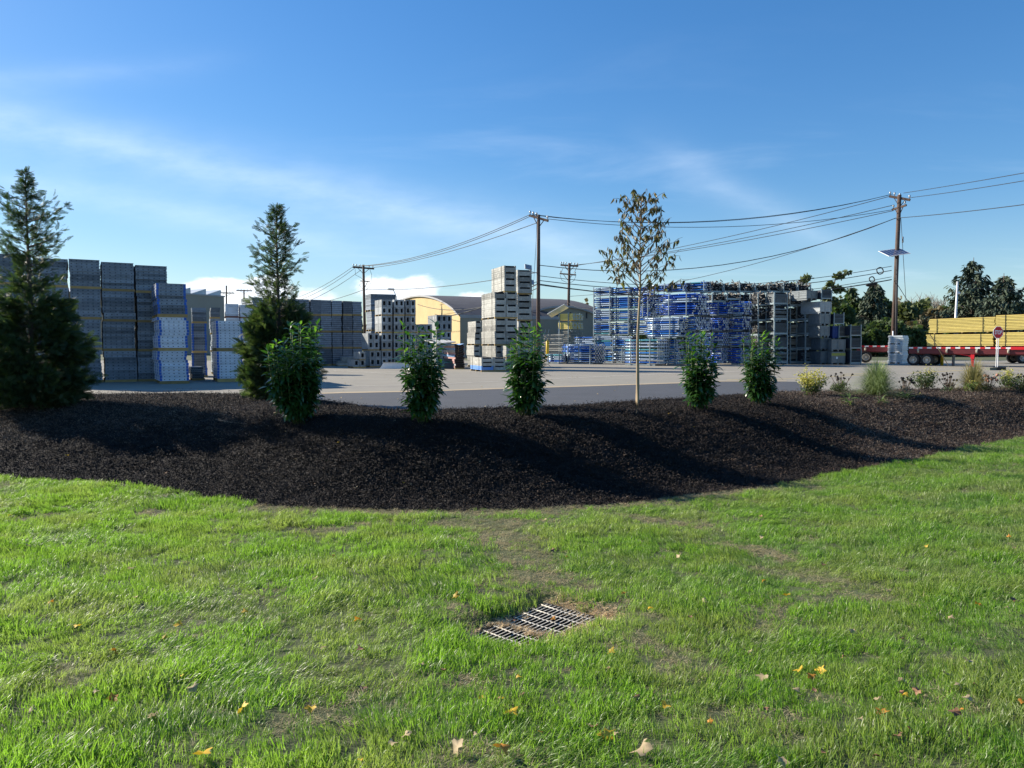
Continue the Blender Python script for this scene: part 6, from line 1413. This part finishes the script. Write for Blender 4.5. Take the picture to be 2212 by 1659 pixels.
bark = source('bark_sources', [chips(500 + i, 26, .06, CH1, .006, .022) for i in range(4)] + [chips(510 + i, 18, .06, CH2, .006, .020) for i in range(2)] + [chips(520 + i, 14, .07, CH3, .006, .022) for i in range(2)])
g = np.random.default_rng(304); n = 150000; x = g.uniform(-19, 24, n); yl, yh = Yf(x), Yc(x) + 1.0; y = yl + (yh - yl) * g.random(n) ** .9; k = np.abs(x) < 2 + y * .8; x, y = x[k], y[k]
right = smooth((x - (6.3 + (15 - y) * -.05)) / 1.6) * .9; left = smooth((-x - 3.2) / 3) * smooth((y - 14.2) / 2.0) * .7; old = np.clip(np.maximum(right, left) + (fbm(x, y, 1.2, 41, 3) - .5) * .5 * (np.maximum(right, left) > .05), 0, 1)
r_ = g.random(len(x)); vid = np.where(r_ < .12 + old * .42, 4 + g.integers(0, 2, len(x)), g.integers(0, 4, len(x))); vid = np.where(r_ > 1 - old * .34, 6 + g.integers(0, 2, len(x)), vid)
scatter('shredded_bark', np.stack([x, y, zmulch(x, y)], 1), np.stack([g.normal(size=len(x)) * .3, g.normal(size=len(x)) * .3, g.uniform(0, 6.28, len(x))], 1), g.uniform(.7, 1.5, len(x)), vid, bark, 'shredded bark covering the planting bed', 'bark mulch')
# ------------------------------------------------------------------ fallen leaves
FL = [mat('fallen_yellow_leaf', (.62, .40, .03), .6, var=.2, nscale=20, namp=.2, trans=(.6, .42, .03), tw=.3), mat('fallen_tan_leaf', (.50, .38, .22), .7, var=.2, nscale=20, namp=.2, trans=(.5, .42, .25), tw=.3), mat('fallen_orange_leaf', (.55, .24, .03), .6, var=.2, nscale=20, namp=.2, trans=(.5, .25, .03), tw=.3), mat('fallen_brown_leaf', (.20, .10, .05), .7, var=.3, nscale=20, namp=.3)]
def star_leaf(m, seed):
    g = random.Random(seed); n = 16; V = [(0, 0, .004)]
    for i in range(n): r_ = .028 * (1 + .38 * math.cos(5 * (2 * math.pi * i / n)) + g.uniform(-.12, .12)); a = 2 * math.pi * i / n; V.append((math.cos(a) * r_, math.sin(a) * r_ * .8, .010 * math.sin(a * 2 + seed) + .006 * g.random()))
    return npmesh('fallen_leaf', V, [(0, 1 + i, 1 + (i + 1) % n, 1 + (i + 1) % n) for i in range(n)], m)
FM = [[star_leaf(m, s) for s in range(3)] for m in FL]
LB = [('bright yellow leaf lying in the lawn grass', 'bright yellow leaves fallen on the lawn'), ('pale tan dry leaf lying in the lawn grass', 'pale tan leaves fallen on the lawn'), ('orange leaf lying in the lawn grass', 'orange leaves fallen on the lawn'), ('small brown leaf lying in the lawn grass', 'brown leaves fallen on the lawn')]
named = [(284, 1239, 1, 1.4), (497, 1183, 1, 1), (387, 1366, 0, 1.5), (530, 1335, 0, 1.1), (110, 1315, 2, 1.1), (247, 1424, 2, 1.4), (167, 1367, 0, 1), (985, 1300, 0, 1.3), (1467, 1211, 1, 1.3), (1700, 1298, 0, 1.1), (335, 1570, 1, 1.7), (525, 1551, 0, 1.3), (672, 1552, 0, 1.2), (418, 1505, 1, 1.3), (245, 1530, 2, 1.2), (1105, 1560, 0, 1.5), (1385, 1643, 1, 1.9), (1313, 1610, 0, 1.4), (1085, 1640, 2, 1.6), (990, 1638, 1, 1.5), (1773, 1466, 0, 1.2), (1750, 1478, 2, 1.1), (1947, 1490, 1, 1.3), (1726, 1465, 0, 1.1), (2092, 1445, 1, 1.2), (1648, 1480, 1, 1.3), (2055, 1350, 1, 1.1), (1840, 1378, 1, 1), (1438, 1545, 0, 1.2), (773, 1353, 2, 1.3), (1405, 1328, 0, 1.1), (1320, 1425, 0, 1.3), (60, 1188, 1, 1), (440, 1652, 0, 1.4), (780, 1418, 3, 1.1), (1645, 1170, 1, 1), (2060, 1560, 3, 1.2), (1905, 1560, 2, 1.1), (2190, 1195, 1, .9), (1195, 1350, 2, .9)]
g = random.Random(77)
for i in range(90): named.append((g.uniform(-40, 2250), 1110 + 560 * g.random() ** .8, g.choice((0, 1, 1, 1, 2, 3, 3)), g.uniform(.5, 1.1)))
for (px, py, k, s) in named:
    p = hit(px, py)
    if p.y > float(Yf(p.x)) - .1: continue
    o = ob('fallen_leaf', g.choice(FM[k]), None, (p.x, p.y, p.z + .055), (g.uniform(-.6, .6) + .2, g.uniform(-.6, .6), g.uniform(0, 6.28)), s * .95)
    row = 'just below the mulch' if py < 1190 else 'level with the drain' if py < 1400 else 'below the drain' if py < 1530 else 'near the photo bottom'
    colm = 'at the far left' if px < 330 else 'left of centre' if px < 760 else 'near the middle' if px < 1350 else 'right of centre' if px < 1800 else 'at the far right'
    size = 'large' if s > 1.25 else 'small' if s < .75 else 'medium'
    w_ = '%s %s leaf in the lawn, %s, %s' % (size, ('bright yellow', 'pale tan', 'orange', 'brown')[k], row, colm); tag(o, w_, 'leaf', w_.replace('leaf', 'leaves'))
def place(px): return next(n for q, n in ((330, 'near the left evergreen'), (560, 'left of the second evergreen'), (800, 'around the largest laurel'), (1025, 'around the second laurel'), (1250, 'around the third laurel'), (1440, 'around the young tree'), (1575, 'around the fourth laurel'), (1700, 'around the fifth laurel'), (1950, 'below the big grass tuft'), (9999, 'toward the right edge')) if px < q)
for i in range(110):
    px, py = g.uniform(-20, 2230), g.uniform(862, 1060)
    p = hit(px, py)
    if p.y < float(Yf(p.x)) + .2 or p.y > float(Yc(p.x)) - .1: continue
    if py > 935 and g.random() < .6: continue
    k = g.choice((1, 1, 1, 3, 0)); o = ob('fallen_leaf', g.choice(FM[k]), None, (p.x, p.y, p.z + .04), (g.uniform(-.5, .5), g.uniform(-.5, .5), g.uniform(0, 6.28)), g.uniform(.6, 1.2)); w_ = '%s leaf on the mulch, %s, %s' % (('yellow', 'pale tan', '', 'brown')[k], 'high up the bed' if py < 900 else 'halfway down the bank' if py < 960 else 'low on the bank', place(px)); tag(o, w_, 'leaf', w_.replace('leaf', 'leaves'))
for i in range(60):
    px, py = g.uniform(700, 1750), g.uniform(800, 884)
    p = hitz(px, py, 0)
    if p.y < float(Yc(p.x)) + .6: continue
    o = ob('fallen_leaf', g.choice(FM[1]), None, (p.x, p.y, .014), (g.uniform(-.3, .3), g.uniform(-.3, .3), g.uniform(0, 6.28)), g.uniform(.7, 1.3)); w_ = 'pale leaf on the %s, %s' % ('dark new asphalt' if py > 850 - (px - 740) * .028 else 'old grey pavement', place(px)); tag(o, w_, 'leaf', w_.replace('leaf', 'leaves'))
for pts, lb in (([(466, 909), (500, 915), (533, 918)], 'long pale twig lying on the mulch at left'), ([(2083, 909), (2093, 921), (2097, 927)], 'bent pale twig on the mulch at right'), ([(1985, 889), (2013, 896)], 'short pale twig below the round shrub')):
    b = MB(); q = [hit(*p) + Vector((0, 0, .025)) for p in pts]; b.tube([tuple(p - q[0]) for p in q], .007, 5); tag(b.build('twig', mat('pale_twig', (.42, .33, .22), .8), None, tuple(q[0])), lb, 'twig')
